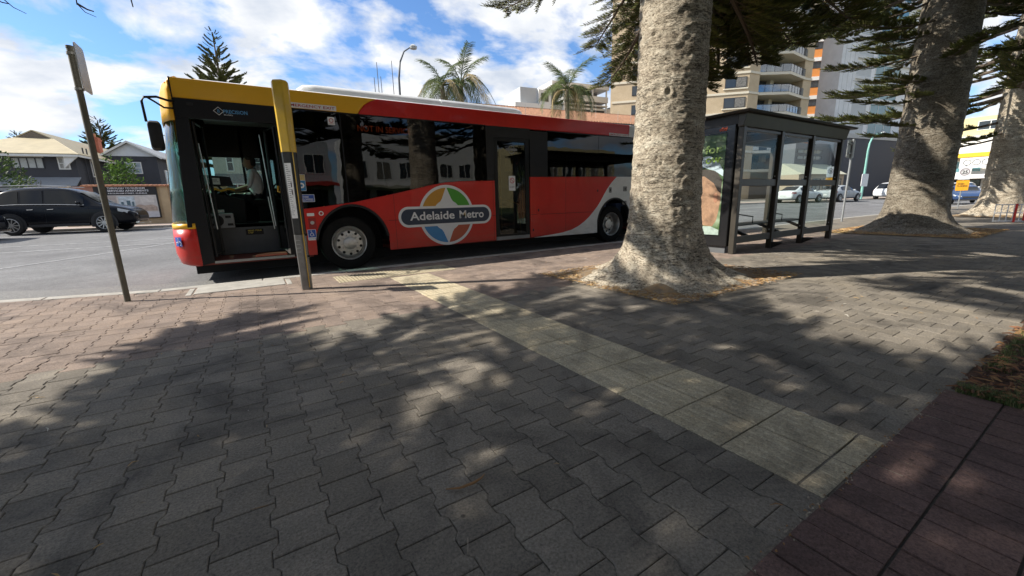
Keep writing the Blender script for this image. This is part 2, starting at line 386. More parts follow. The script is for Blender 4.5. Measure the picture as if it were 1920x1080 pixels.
# far part of the same footpath, too far to tell the pieces apart
struct(MB().add([(13.1,0.2,-0.004),(120,0.2,-0.004),(120,7.1,-0.004),(13.1,7.1,-0.004)], [(0,1,2,3)]).build('footpath_beyond_shelter', m_grey))
# border of brick pavers behind the camera side
bb = struct(MB().box(-30, 3.10, -6, 0.475, -0.03, -0.003).build('brick_paving', MATS['joint_sand']))
bw, bh = 0.111, 0.215
q = MB().add([(-bw/2+.002,-bh/2+.002,-0.013),(bw/2-.002,-bh/2+.002,-0.013),(bw/2-.002,bh/2-.002,-0.013),(-bw/2+.002,bh/2-.002,-0.013),
              (-bw/2+.0045,-bh/2+.0045,0.004),(bw/2-.0045,-bh/2+.0045,0.004),(bw/2-.0045,bh/2-.0045,0.004),(-bw/2+.0045,bh/2-.0045,0.004)], [(0,1,5,4),(1,2,6,5),(2,3,7,6),(3,0,4,7),(4,5,6,7)])
bm_ = q.mesh('brick', m_maroon)
for j in range(3):
    for i in range(-2, 24):
        x = 0.60 + i*bw; y = 0.3625 - j*bh
        if project((x, y, 0)) is None or x > 3.06: continue
        link('brick', bm_, bb, (x + rp.uniform(-.002, .002), y, rp.uniform(-.002, .002)), (rp.uniform(-.008, .008), rp.uniform(-.008, .008), 0))
V = []; Fc = []
for j in range(3, 28):
    for i in range(-40, 24):
        x = 0.60 + i*bw; y = 0.3625 - j*bh; o = len(V); V += [(p[0]+x, p[1]+y, p[2]) for p in q.v]; Fc += [tuple(k+o for k in f) for f in q.f]
for j in range(3):
    for i in range(-40, -2):
        x = 0.60 + i*bw; y = 0.3625 - j*bh; o = len(V); V += [(p[0]+x, p[1]+y, p[2]) for p in q.v]; Fc += [tuple(k+o for k in f) for f in q.f]
stuff(MB().add(V, Fc).build('bricks', m_maroon, bb))
# --- tactile paving: ribbed guide tiles across the path, studded tiles at the kerb
m_tile = paver_mat('tile_cream', (0.38, 0.325, 0.22), (0.50, 0.435, 0.31), 0.08)
tb = struct(MB().add([(1.598,0.47,-0.005),(2.202,0.47,-0.005),(2.202,6.03,-0.005),(1.598,6.03,-0.005)], [(0,1,2,3)]).build('tactile_strip', MATS['joint_sand']))
def tile(studs, ln=0.3):
    b = MB(); g = 0.0022; h = ln/2
    b.frus((-.15+g, .15-g, -h+g, h-g), -0.012, (-.15+g+.002, .15-g-.002, -h+g+.002, h-g-.002), 0.003)
    if studs:
        for i in range(6):
            for j in range(6): b.lathe([(0.0125, 0.003), (0.0085, 0.008), (0.0, 0.008)], 6, (-0.125+i*0.05, -0.125+j*0.05, 0))
    else:
        for i in range(6): x = -0.122+i*0.0488; b.frus((x-.0135, x+.0135, -h+.012, h-.012), 0.003, (x-.009, x+.009, -h+.018, h-.018), 0.0055)
    return b.mesh('tile', m_tile)
tg, ts, tcut = tile(False), tile(True), tile(False, 0.088)
for k in range(2):
    link('tile', tcut, tb, (1.75 + 0.3*k, 0.515, 0))
    for j in range(18):
        y = 0.71 + j*0.3
        if y < 5.9: link('tile', tg, tb, (1.75 + 0.3*k, y, rp.uniform(-.0012, .0012)), (rp.uniform(-.004, .004), rp.uniform(-.004, .004), rp.uniform(-.004, .004)))
th = struct(MB().add([(0.895,6.03,-0.005),(2.79,6.03,-0.005),(2.79,6.69,-0.005),(0.895,6.69,-0.005)], [(0,1,2,3)]).build('tactile_kerb_pad', MATS['joint_sand']))
for i in range(6):
    for j in range(2): link('tile', ts, th, (1.06 + i*0.304, 6.19 + j*0.304, rp.uniform(-.001, .001)))
# concrete boarding slab at the kerb
sl = struct(MB().box(-0.78, 0.27, 6.46, 7.0, -0.06, 0.008).build('boarding_slab', MATS['concrete'], bevel=0.008))
struct(MB().box(-0.86, -0.80, 6.42, 6.93, -0.05, 0.006).box(0.285, 0.35, 6.42, 6.93, -0.05, 0.006).build('slab_edging', MATS['concrete'], bevel=0.006))
# --- planting beds round the trunks
a = NT('bed_soil', 0.95)
a.color(a.mix(a.ramp(a.noise(9, 6, 0.7), [(0.4, (0,0,0)), (0.62, (1,1,1))]), (0.22, 0.17, 0.115), (0.32, 0.20, 0.085))); a.bump(a.noise(55, 6, 0.8), 0.9, 0.03)
def bed_mesh(name, x0, x1, y0, y1, cx, cy):
    V = []; Fc = []; n = 26
    for i in range(n+1):
        for j in range(n+1):
            x = x0 + (x1-x0)*i/n; y = y0 + (y1-y0)*j/n; e = min(i, n-i, j, n-j)/n*2
            d = math.hypot(x-cx, y-cy); z = 0.006 + min(e*3, 1)*(0.012 + 0.07*math.exp(-(max(d-0.75, 0)/0.4)**2)) + (0.012*noise.noise(Vector((x*6, y*6, 1))) if e > 0 else 0)
            V.append((x, y, z))
    for i in range(n):
        for j in range(n): Fc.append((i*(n+1)+j, (i+1)*(n+1)+j, (i+1)*(n+1)+j+1, i*(n+1)+j+1))
    return struct(MB().add(V, Fc).build(name, MATS['bed_soil'], smooth='all'))
bed_mesh('tree_bed', 3.50, 6.00, 2.48, 4.65, 4.65, 3.5); bed_mesh('tree_bed', 13.3, 16.3, 2.2, 4.75, 14.8, 3.45); bed_mesh('tree_bed', 23.6, 26.4, 2.2, 4.7, 25, 3.45)
def litter(name, n, fn, L, rad, mats, seed, lift=0.004, parent=None):
    """fallen needles, chips and twigs: thin bent slivers strewn on a surface"""
    g = random.Random(seed); b = MB()
    for k in range(n):
        x, y, z = fn(g); a_ = g.uniform(0, 2*PI); l = g.uniform(*L)/2; r = rad*g.uniform(0.6, 1.4); bd = g.uniform(-0.4, 0.4)*l
        dx_, dy_ = math.cos(a_), math.sin(a_); nx, ny = -dy_, dx_; h0, h1 = g.uniform(0, 2.5)*lift, g.uniform(0, 2.5)*lift
        p = [(x - dx_*l, y - dy_*l, z + h0), (x + nx*bd, y + ny*bd, z + lift + (h0+h1)/2), (x + dx_*l, y + dy_*l, z + h1)]
        vs = []
        for (px, py, pz_), rr in zip(p, (r*0.6, r, r*0.3)): vs += [(px + nx*rr, py + ny*rr, pz_), (px - nx*rr, py - ny*rr, pz_), (px, py, pz_ + rr*1.2)]
        b.add(vs, [(0,3,5,2),(1,2,5,4),(3,6,8,5),(4,5,8,7)], g.randrange(len(mats)))
    return stuff(b.build(name, mats, parent))
lm = [M('needle_tan', (0.42, 0.27, 0.11), 0.85, var=0.2), M('needle_brown', (0.24, 0.13, 0.055), 0.9, var=0.2), M('chip_grey', (0.30, 0.25, 0.19), 0.9, var=0.2)]
def bedpts(x0, x1, y0, y1, cx, cy):
    def f(g):
        while True:
            x, y = g.uniform(x0, x1), g.uniform(y0, y1); e = min(x-x0, x1-x, y-y0, y1-y)
            if g.random() < 0.25 + 0.75*math.exp(-max(e, 0)/0.35) and math.hypot(x-cx, y-cy) > 0.85: break
        return x, y, 0.022
    return f
litter('fallen_needles', 5200, bedpts(3.42, 6.1, 2.40, 4.72, 4.65, 3.5), (0.02, 0.09), 0.0035, lm, 1)
litter('fallen_needles', 2200, bedpts(13.1, 16.6, 2.0, 4.9, 14.8, 3.45), (0.04, 0.16), 0.006, lm[:2], 2)
litter('fallen_twigs', 330, lambda g: (g.uniform(-2.5, 12), g.uniform(0.5, 6.9), 0.002), (0.015, 0.07), 0.0022, lm + [M('chip_pale', (0.55, 0.52, 0.45), 0.9, var=0.1)], 4)
litter('joint_grit', 120, lambda g: (g.uniform(0.6, 3.1), 0.47 + g.gauss(0, 0.012), -0.002), (0.005, 0.016), 0.003, lm[1:], 5)
tag(MB().path([(0.484, 1.286, 0.006), (0.528, 1.257, 0.010), (0.585, 1.248, 0.014), (0.625, 1.26, 0.011), (0.65, 1.28, 0.006)], [0.002, 0.0045, 0.0055, 0.004, 0.0015], 6).build('twig', lm[1], smooth=True), 'curved dry twig lying alone on the grey foreground paving', 'twig')
# --- park lawn, mulch and grass on the camera side
a = NT('lawn', 0.9); a.color(a.ramp(a.noise(1.2, 8, 0.7), [(0.3, (0.03, 0.05, 0.014)), (0.7, (0.085, 0.12, 0.035))])); a.bump(a.noise(40), 0.6, 0.03)
struct(MB().add([(3.1,-60,-0.012),(110,-60,-0.012),(110,0.44,-0.012),(3.1,0.44,-0.012)], [(0,1,2,3)]).build('lawn', MATS['lawn']))
struct(MB().add([(-60,-60,-0.016),(3.1,-60,-0.016),(3.1,-5.9,-0.016),(-60,-5.9,-0.016)], [(0,1,2,3)]).build('lawn', MATS['lawn']))
a = NT('mulch', 0.95); a.color(a.ramp(a.noise(30, 6, 0.8), [(0.3, (0.05, 0.026, 0.016)), (0.7, (0.15, 0.075, 0.04))])); a.bump(a.noise(45), 1.0, 0.04)
V = []; Fc = []; n = 34
for i in range(n+1):
    for j in range(n+1):
        x = 3.095 + 9*(i/n)**1.4; y = 0.455 - 3.2*(j/n)**1.3; e = min(i, j)/n
        V.append((x, y, -0.006 + min(e*6, 1)*0.03 + 0.014*noise.noise(Vector((x*5, y*5, 3)))*min(e*9, 1)))
for i in range(n):
    for j in range(n): Fc.append((i*(n+1)+j, i*(n+1)+j+1, (i+1)*(n+1)+j+1, (i+1)*(n+1)+j))
struct(MB().add(V, Fc).build('garden_bed', MATS['mulch'], smooth='all'))
litter('bark_mulch', 3000, lambda g: (3.1 + 4.5*g.random()**1.5, 0.44 - 1.6*g.random(), 0.018), (0.03, 0.10), 0.006, [M('bark_red', (0.17, 0.075, 0.035), 0.9, var=0.3), M('bark_dark', (0.08, 0.04, 0.025), 0.9), lm[1]], 6, 0.006)
gm = [M('grass_green', (0.075, 0.115, 0.028), 0.7, var=0.2), M('grass_dry', (0.22, 0.20, 0.08), 0.8, var=0.2)]
g = random.Random(8); b = MB()
for k in range(9000):
    if g.random() < 0.62:
        t = g.random(); x = 3.09 + abs(g.gauss(0, 0.11)) + (0.25 if g.random() < 0.2 else 0); y = 0.43 - 0.75*g.random()
    else: x = 3.1 + 3.2*g.random(); y = 0.40 - abs(g.gauss(0, 0.05))
    if noise.noise(Vector((x*4, y*4, 0))) < -0.12: continue
    a_ = g.uniform(0, 2*PI); hgt = g.uniform(0.018, 0.055); ln = g.uniform(0.2, 1.0)*hgt; wd = 0.0016
    ux, uy = math.cos(a_), math.sin(a_)
    b.add([(x - uy*wd, y + ux*wd, 0.0), (x + uy*wd, y - ux*wd, 0.0), (x + ux*ln*0.4 + uy*wd*.7, y + uy*ln*0.4 - ux*wd*.7, hgt*0.7), (x + ux*ln*0.4 - uy*wd*.7, y + uy*ln*0.4 + ux*wd*.7, hgt*0.7), (x + ux*ln, y + uy*ln, hgt)], [(0,1,2,3),(3,2,4)], 1 if g.random() < 0.3 else 0)
stuff(b.build('grass', gm))
# --- far side of the street
M('far_paving', (0.33, 0.26, 0.22), 0.9, var=0.15, vs=3)
def fpoly(pts, z): return [tuple(F(s, d, z)) for s, d in pts]
fk = struct(MB().add([tuple(F(-90, -0.17, 0.1)), tuple(F(230, -0.17, 0.1)), tuple(F(230, 0.0, 0.1)), tuple(F(-90, 0.0, 0.1)), tuple(F(-90, -0.15, FZ)), tuple(F(230, -0.15, FZ)), tuple(F(230, 0.0, FZ)), tuple(F(-90, 0.0, FZ))],
      [(0,3,2,1),(4,5,6,7),(0,1,5,4),(1,2,6,5),(2,3,7,6),(3,0,4,7)]).build('far_kerb', MATS['concrete']))
struct(MB().add(fpoly([(-90,-0.01),(230,-0.01),(230,3.0),(-90,3.0)], FZ-0.004), [(0,1,2,3)]).build('far_footpath', MATS['far_paving']))
struct(MB().add(fpoly([(-400,2.9),(600,2.9),(600,500),(-400,500)], FZ-0.012), [(0,1,2,3)]).build('far_yards', M('yard', (0.20, 0.18, 0.15), 0.95, var=0.2, vs=0.3)))
# ================================================================== THE BUS
BUS_Y = 7.85
bus = thing('bus', 'red, yellow and white city bus standing at the kerb with its front door open', 'bus', (0, BUS_Y, 0))
def paintm(name, c): return M(name, c, 0.32, var=0.06, vs=1.5, coat=0.12, spec=0.4, bump=0.02, bs=3)
c_yel = paintm('bus_yellow', (0.78, 0.42, 0.012))
def dusty(name, c):
    a = NT(name, 0.34); sp = a.t.nodes.new('ShaderNodeSeparateXYZ'); a.L(a.tc.outputs['Object'], sp.inputs[0])
    low = a.math('MULTIPLY', a.ramp(sp.outputs[2], [(0.18, (1, 1, 1)), (0.75, (0.12, 0.12, 0.12)), (1.0, (0.0, 0.0, 0.0))]), a.ramp(a.noise(5, 7, 0.75, vec=a.scale((0.6, 1, 2.2))), [(0.35, (0.1, 0.1, 0.1)), (0.7, (0.75, 0.75, 0.75))]))
    wear = a.ramp(a.noise(1.6, 6, 0.7), [(0.3, (0.86, 0.86, 0.86)), (0.7, (1.08, 1.08, 1.08))])
    a.color(a.mix(a.math('MULTIPLY', low, 0.55), a.mix(1.0, c, wear, 'MULTIPLY'), (0.13, 0.10, 0.08))); a.b.inputs['Coat Weight'].default_value = 0.12; a.bump(a.noise(2.2, 2), 0.04, 0.05)
    a.b.inputs['Specular IOR Level'].default_value = 0.4
    return a.m
c_red = dusty('bus_red_panel', (0.58, 0.012, 0.006)); c_wht = dusty('bus_white_panel', (0.80, 0.81, 0.80))
c_blk = M('bus_black', (0.010, 0.010, 0.011), 0.34, var=0.2, spec=0.22); c_trim = M('bus_trim', (0.020, 0.020, 0.021), 0.5, var=0.2, spec=0.25); c_gry = M('bus_grey', (0.22, 0.22, 0.22), 0.5)
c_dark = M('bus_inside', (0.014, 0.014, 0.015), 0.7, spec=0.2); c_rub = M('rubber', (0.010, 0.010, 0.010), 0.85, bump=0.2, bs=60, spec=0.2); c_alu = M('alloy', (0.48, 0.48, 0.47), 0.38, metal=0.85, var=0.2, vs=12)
c_flr = M('bus_floor', (0.16, 0.035, 0.025), 0.8, var=0.2); c_navy = M('logo_navy', (0.012, 0.028, 0.065), 0.35); c_lw = M('print_white', (0.74, 0.75, 0.76), 0.4, var=0.04)
g_side = glass('bus_side_glass', (0.16, 0.17, 0.17), 0.045, wavy=0.05); g_clear = glass('bus_clear_glass', (0.62, 0.74, 0.70), 0.03)
g_front = glass('windscreen_glass', (0.45, 0.66, 0.58), 0.07)
def bpart(name, poly, mat, y0=0.0, y1=0.04, parent=bus, bevel=0.0, label=None):
    o = MB().prism(poly, y0, y1, 'y').build(name, mat, parent, bevel=bevel)
    if label: o['label'] = label
    return o
sill = [(0.62, 1.015), (0.95, 1.048), (1.286, 1.086), (1.62, 1.128), (1.986, 1.198), (2.36, 1.27), (2.758, 1.352), (3.09, 1.424), (3.389, 1.471), (3.70, 1.494), (4.05, 1.506), (4.55, 1.514)]
A1, A2 = 1.53, 8.26
arch1 = arc(A1, 0.36, 0.655, 0.73, 168, 11, 22)[::1]
front_arch = [(0.885, 0.228)] + arch1 + [(2.175, 0.205)]
lower = sill + [(4.55, 0.225)] + front_arch[::-1] + [(0.62, 0.238)]
p_front = bpart('side_panel', lower, c_red, bevel=0.006)
for nm, y in (('wheel_arch', 0.008),):
    for cx in (A1, A2):
        ring = arc(cx, 0.36, 0.655, 0.73, 170, 10, 22); inn = arc(cx, 0.36, 0.615, 0.69, 10, 170, 22)
        bpart(nm, ring + inn, c_trim, -0.012, 0.10)
        MB().loft([[(x, 0.02, z) for x, z in arc(cx, 0.36, 0.65, 0.72, 178, 2, 20)], [(x, 0.62, z) for x, z in arc(cx, 0.36, 0.65, 0.72, 178, 2, 20)]]).build('wheel_housing', c_dark, bus)
        bpart('wheel_housing_back', arc(cx, 0.36, 0.66, 0.74, 180, 0, 16) + [(cx+0.66, 0.0), (cx-0.66, 0.0)], c_dark, 0.62, 0.64)
swoosh = [(5.49, 0.222), (6.105, 0.246), (6.45, 0.275), (6.745, 0.325), (6.97, 0.405), (7.172, 0.510), (7.34, 0.625), (7.483, 0.750), (7.62, 0.88), (7.735, 1.02), (7.85, 1.18), (7.96, 1.32), (8.118, 1.483), (8.30, 1.63)]
p_rear = bpart('side_panel', [(5.49, 1.60)] + swoosh, c_red, bevel=0.005)
a2 = arc(A2, 0.36, 0.655, 0.73, 168, 11, 22)
bpart('side_panel', swoosh[::-1][:-1] + [(5.60, 0.205), (7.63, 0.195)] + a2 + [(8.9, 0.2), (10.75, 0.30), (10.95, 0.6), (10.98, 1.66), (8.34, 1.63)], c_wht, 0.0006, 0.0406, bevel=0.004, label='white swoosh panel at the rear of the bus')
# seams and small hatches
for x, z0, z1 in ((2.31, 0.21, 1.25), (4.50, 0.24, 1.50), (6.55, 0.30, 1.60), (0.68, 0.24, 1.01)): bpart('panel_seam', [(x, z0), (x+0.005, z0), (x+0.005, z1), (x, z1)], c_trim, -0.0012, 0.01)
for x0, x1, z in ((2.19, 4.55, 0.765), (5.49, 7.48, 0.742)): bpart('panel_seam', [(x0, z), (x1, z), (x1, z+0.008), (x0, z+0.008)], c_trim, -0.0015, 0.01)
for x0, x1, z0, z1 in ((5.66, 5.78, 0.74, 0.95), (5.52, 5.60, 0.33, 0.45), (7.55, 7.67, 1.24, 1.31), (8.02, 8.12, 1.22, 1.36), (8.55, 8.7, 1.25, 1.38), (8.55, 8.7, 0.9, 1.0)):
    h = bpart('hatch', rrect(x0, x1, z0, z1, 0.02), c_red if x0 < 7.9 else c_gry, -0.004, 0.01, bevel=0.002); bpart('hatch_lock', rrect((x0+x1)/2-.018, (x0+x1)/2+.018, (z0+z1)/2-.03, (z0+z1)/2+.03, 0.015), c_trim, -0.008, 0.0, h)
# roof edge in three colours
yr = [(1.80, 2.63), (1.86, 2.72), (1.93, 2.80), (2.02, 2.86), (2.16, 2.925)]
bpart('roof_edge', [(-0.76, 2.655), (-0.76, 2.93)] + [(2.16, 2.925)] + yr[::-1][1:], c_yel, 0.0, 0.10, bevel=0.02, label='yellow front end of the roof edge')
bpart('roof_edge', yr + [(8.74, 2.945), (8.70, 2.64)], c_red, 0.0, 0.10, bevel=0.02, label='red middle run of the roof edge')
bpart('roof_edge', [(8.70, 2.64), (8.74, 2.945), (10.95, 2.94), (10.98, 2.64)], c_wht, 0.0006, 0.10, bevel=0.02, label='white rear end of the roof edge')
rf = MB().loft([[(x, y, z) for y, z in ((0.03, 2.915), (0.10, 2.955), (0.35, 2.985), (1.25, 3.0), (2.15, 2.985), (2.40, 2.955), (2.49, 2.90))] for x in (-0.45, 2, 5, 8, 10.96)]).loft([[(-0.45, y, z) for y, z in ((0.03, 2.915), (0.10, 2.955), (0.35, 2.985), (1.25, 3.0), (2.15, 2.985), (2.40, 2.955), (2.49, 2.90))], [(-0.82, y, 2.86) for y in (0.06, 0.12, 0.35, 1.25, 2.15, 2.38, 2.44)]], m=1).build('roof', [c_wht, c_yel], bus, smooth='all')
un = MB(); prof = [(0.0, 0.0), (0.02, 0.10), (0.09, 0.165), (0.22, 0.19), (1.75, 0.19), (1.88, 0.165), (1.95, 0.10), (1.97, 0.0)]
un.loft([[(x, 0.22 + 0.02 + (y-0.985)*k + 0.985, 2.955 + z*zz_) for y, z in prof] for x, k, zz_ in ((0.90, 0.86, 0.05), (0.93, 0.93, 0.55), (1.02, 0.98, 0.88), (1.2, 1, 1), (3.50, 1, 1), (3.505, 0.985, 0.95), (3.52, 0.985, 0.95), (3.525, 1, 1), (5.30, 1, 1), (5.48, 0.97, 0.85), (5.55, 0.9, 0.3), (5.57, 0.85, 0.03))], cap=True)
un.build('air_conditioning_unit', c_wht, rf, smooth=True)
# side glazing and black pillars
bpart('window', [(0.62, 2.625), (1.495, 2.632), (1.495, 1.118), (1.286, 1.094), (0.95, 1.056), (0.62, 1.022)], g_side, 0.010, 0.018)
sw = [p for p in sill if 1.6 < p[0] < 4.3]
bpart('window', [(1.505, 2.632), (4.37, 2.632), (4.37, 1.516)] + [(x, z+0.008) for x, z in sw[::-1]] + [(1.505, 1.124)], g_side, 0.010, 0.018)
bpart('pillar', [(1.490, 2.632), (1.51, 2.632), (1.51, 1.13), (1.490, 1.125)], c_blk, 0.008, 0.03)
bpart('pillar', [(4.37, 2.635), (4.56, 2.635), (4.55, 1.52), (4.37, 1.52)], c_trim, 0.002, 0.05)
bpart('pillar', [(5.50, 2.60), (6.0, 2.60), (6.0, 1.605), (5.50, 1.605)], c_trim, 0.002, 0.05)
bpart('window', [(6.0, 2.615), (7.62, 2.62), (7.62, 1.62), (6.0, 1.61)], g_side, 0.010, 0.018)
bpart('window', [(7.63, 2.62), (9.3, 2.63), (9.3, 1.635), (7.63, 1.62)], g_side, 0.010, 0.018)
bpart('window', [(9.31, 2.63), (10.9, 2.63), (10.9, 1.66), (9.31, 1.64)], g_side, 0.010, 0.018)
for z in (2.615, 1.60): bpart('window_seal', [(6.0, z), (10.9, z+.03), (10.9, z+.045), (6.0, z+.02)], c_blk, 0.004, 0.03)
bpart('window_seal', [(0.62, 2.622), (4.37, 2.628), (4.37, 2.65), (0.62, 2.65)], c_blk, 0.003, 0.04)
# rear door
rd = MB().box(4.56, 4.65, 0.012, 0.055, 0.29, 2.42).box(5.375, 5.48, 0.012, 0.055, 0.29, 2.42).box(4.65, 5.375, 0.012, 0.055, 2.34, 2.42).box(4.65, 5.375, 0.012, 0.055, 0.29, 0.34).build('rear_door', c_blk, bus, bevel=0.006)
bpart('pane', [(4.64, 0.33), (5.38, 0.33), (5.38, 2.35), (4.64, 2.35)], glass('door_glass', (0.34, 0.36, 0.35), 0.04), 0.03, 0.038, rd)
bpart('door_header', [(4.56, 2.42), (5.50, 2.42), (5.50, 2.64), (4.56, 2.64)], c_trim, 0.004, 0.05)
bpart('door_step', [(4.56, 0.215), (5.46, 0.215), (5.46, 0.29), (4.56, 0.29)], c_gry, -0.004, 0.03, rd)
st = bpart('no_entry_sticker', rrect(4.93, 5.10, 1.30, 1.62, 0.015), c_lw, 0.024, 0.028, rd)
MB().lathe([(0.060, 0.0225), (0.060, 0.0205), (0.047, 0.0205), (0.047, 0.0225)], 20, (5.015, 0, 1.52), 'y').build('red_ring', M('sign_red', (0.55, 0.02, 0.02), 0.5), st)
bpart('red_bar', [(4.972, 1.556), (4.98, 1.564), (5.058, 1.484), (5.05, 1.476)], MATS['sign_red'], 0.0195, 0.0215, st)
text('sticker_words', 'NO ENTRY', M('print_black', (0.02, 0.02, 0.02), 0.6), st, (5.015, 0.0235, 1.36), 0.13, 0.035, align='CENTER')
def ringp(cx, cz, r0, r1, y, name, mat, par): MB().lathe([(r1, y+.002), (r1, y), (r0, y), (r0, y+.002)], 20, (cx, 0, cz), 'y').build(name, mat, par)
ringp(5.02, 2.18, 0.075, 0.09, 0.026, 'door_emblem', c_gry, rd); bpart('door_emblem_bar', rrect(4.87, 5.17, 2.155, 2.205, 0.024), c_gry, 0.024, 0.028, rd)
bpart('yellow_notice', [(4.86, 1.72), (5.08, 1.72), (5.08, 1.98), (4.86, 1.98)], M('notice_yellow', (0.6, 0.36, 0.02), 0.5), 0.05, 0.054, rd)
MB().path([(4.72, 0.10, 1.15), (5.30, 0.10, 0.98)], 0.014, 8).path([(5.33, 0.09, 0.6), (5.33, 0.09, 1.5)], 0.014, 8).build('grab_rail', M('rail_yellow', (0.65, 0.36, 0.02), 0.4), rd)
# ---- emblem on the side
LX, LZ = 3.395, 0.818
lg_ = MB().lathe([(0.0, -0.004), (0.608, -0.004), (0.608, 0.002)], 64, (LX, 0, LZ), 'y').build('emblem', c_lw, bus)
def sector(a0, a1, r0, r1): return [(LX + r1*math.cos(R(a)), LZ + r1*math.sin(R(a))) for a in [a0 + (a1-a0)*i/14 for i in range(15)]] + [(LX + r0*math.cos(R(a)), LZ + r0*math.sin(R(a))) for a in [a1 + (a0-a1)*i/14 for i in range(15)]]
for nm, a0, a1, cc_ in (('green_quarter', 0, 90, (0.06, 0.33, 0.02)), ('amber_quarter', 90, 180, (0.56, 0.27, 0.02)), ('blue_quarter', 180, 270, (0.03, 0.22, 0.50)), ('rust_quarter', 270, 360, (0.45, 0.085, 0.04))):
    bpart(nm, sector(a0, a1, 0.315, 0.552), M('emblem_' + nm, cc_, 0.35, var=0.04), -0.0065, -0.003, lg_)
for sg in (1, -1):
    bpart('star_point', [(LX-0.145, LZ+sg*0.27), (LX+0.145, LZ+sg*0.27), (LX+0.10, LZ+sg*0.34), (LX, LZ+sg*0.575), (LX-0.10, LZ+sg*0.34)], c_lw, -0.009, -0.003, lg_)
def pill(x0, x1, z0, z1): return rrect(x0, x1, z0, z1, (z1-z0)/2*0.98, 10)
bpart('name_bar', pill(2.375, 4.43, 0.612, 1.012), c_lw, -0.0115, -0.003, lg_)
nb_ = bpart('name_bar_field', pill(2.425, 4.38, 0.660, 0.964), c_navy, -0.0135, -0.009, lg_)
text('name_lettering', 'Adelaide', c_lw, lg_, (2.60, -0.0135, 0.748), 0.95, 0.158, bold=0.018); text('name_lettering', 'Metro', c_lw, lg_, (3.665, -0.0135, 0.748), 0.575, 0.158, bold=0.018)
bpart('fleet_mark', [(3.788, 0.80), (3.802, 0.80), (3.802, 0.878), (3.794, 0.878), (3.775, 0.835), (3.775, 0.825), (3.788, 0.825)], M('mark_amber', (0.45, 0.26, 0.05), 0.5), -0.0175, -0.0155, lg_)
# ---- stickers and lettering along the glass
def sticker(name, x0, x1, z0, z1, mat, y=0.004, r=0.008): return bpart(name, rrect(x0, x1, z0, z1, r, 3), mat, y-0.004, y)
e1 = sticker('exit_plate', 0.68, 1.455, 2.655, 2.735, c_lw, -0.001); text('exit_lettering', 'EMERGENCY EXIT', M('print_red', (0.42, 0.03, 0.03), 0.5), e1, (0.71, -0.0055, 2.674), 0.72, 0.042, bold=0.012)
e2 = sticker('exit_plate', 7.98, 8.68, 2.648, 2.712, c_lw, -0.001); text('exit_lettering', 'EMERGENCY EXIT', MATS['print_red'], e2, (8.0, -0.0055, 2.662), 0.66, 0.036, bold=0.012)
s1 = sticker('rule_sticker', 1.30, 1.41, 2.43, 2.555, c_lw, 0.009); ringp(1.355, 2.50, 0.026, 0.036, 0.003, 'sticker_ring', MATS['print_red'], s1); text('sticker_words', 'NO SMOKING', MATS['print_red'], s1, (1.355, 0.0045, 2.442), 0.085, 0.014, align='CENTER')
s2 = sticker('card_sticker', 0.70, 0.835, 1.33, 1.60, c_lw, 0.009); bpart('blue_field', [(0.705, 1.335), (0.83, 1.335), (0.83, 1.50), (0.705, 1.50)], M('sticker_blue', (0.03, 0.19, 0.42), 0.5), 0.003, 0.005, s2); bpart('sand_field', [(0.705, 1.505), (0.83, 1.505), (0.83, 1.595), (0.705, 1.595)], M('sticker_sand', (0.50, 0.38, 0.16), 0.5), 0.003, 0.005, s2)
ringp(0.768, 1.42, 0.02, 0.045, 0.001, 'sticker_ring', c_lw, s2)
s3 = sticker('crime_sticker', 0.72, 0.945, 1.145, 1.27, c_lw, 0.009); bpart('blue_field', [(0.728, 1.153), (0.937, 1.153), (0.937, 1.262), (0.728, 1.262)], M('sticker_royal', (0.02, 0.08, 0.38), 0.5), 0.003, 0.005, s3)
text('sticker_words', 'CRIME\nSTOPPERS', c_lw, s3, (0.745, 0.0015, 1.215), 0.175, 0.028, bold=0.01); text('sticker_words', '1800 333 000', c_lw, s3, (0.745, 0.0015, 1.162), 0.175, 0.016)
s4 = sticker('wheelchair_sticker', 0.765, 0.90, 0.49, 0.675, c_lw, -0.001); bpart('blue_field', [(0.772, 0.54), (0.893, 0.54), (0.893, 0.668), (0.772, 0.668)], MATS['sticker_royal'], -0.007, -0.004, s4)
def wheelchair(par, ox, oz, k, y, mat, rt=1):
    P = lambda pts: [(ox + x*k*rt, y, oz + z*k) for x, z in pts]
    b = MB(); b.lathe([(0.16*k, y-.001), (0.22*k, y-.001), (0.22*k, y+.001), (0.16*k, y+.001)], 18, (ox-0.02*k, 0, oz-0.12*k), 'y')
    b.lathe([(0.0, y-.001), (0.065*k, y-.001), (0.065*k, y+.001)], 10, (ox-0.06*k*rt, 0, oz+0.36*k), 'y')
    b.path(P([(-0.06, 0.26), (-0.04, 0.05), (0.14, 0.05), (0.24, -0.25), (0.32, -0.22)]), 0.026*k, 4).path(P([(-0.05, 0.18), (0.12, 0.18)]), 0.02*k, 4)
    return b.build('wheelchair_symbol', mat, par)
wheelchair(s4, 0.832, 0.602, 0.13, -0.0075, c_lw); text('sticker_words', 'PRIORITY ACCESS', M('print_blue', (0.02, 0.06, 0.3), 0.5), s4, (0.832, -0.0055, 0.505), 0.115, 0.018, align='CENTER')
sticker('maker_plate', 0.79, 0.905, 0.905, 0.955, c_lw, -0.001); h = bpart('filler_box', rrect(0.80, 0.92, 0.69, 0.875, 0.01), M('bus_red_dark', (0.28, 0.012, 0.01), 0.5), -0.004, 0.004, bevel=0.003); MB().lathe([(0, -0.012), (0.028, -0.012), (0.034, -0.003)], 12, (0.86, 0, 0.79), 'y').build('filler_lock', c_alu, h)
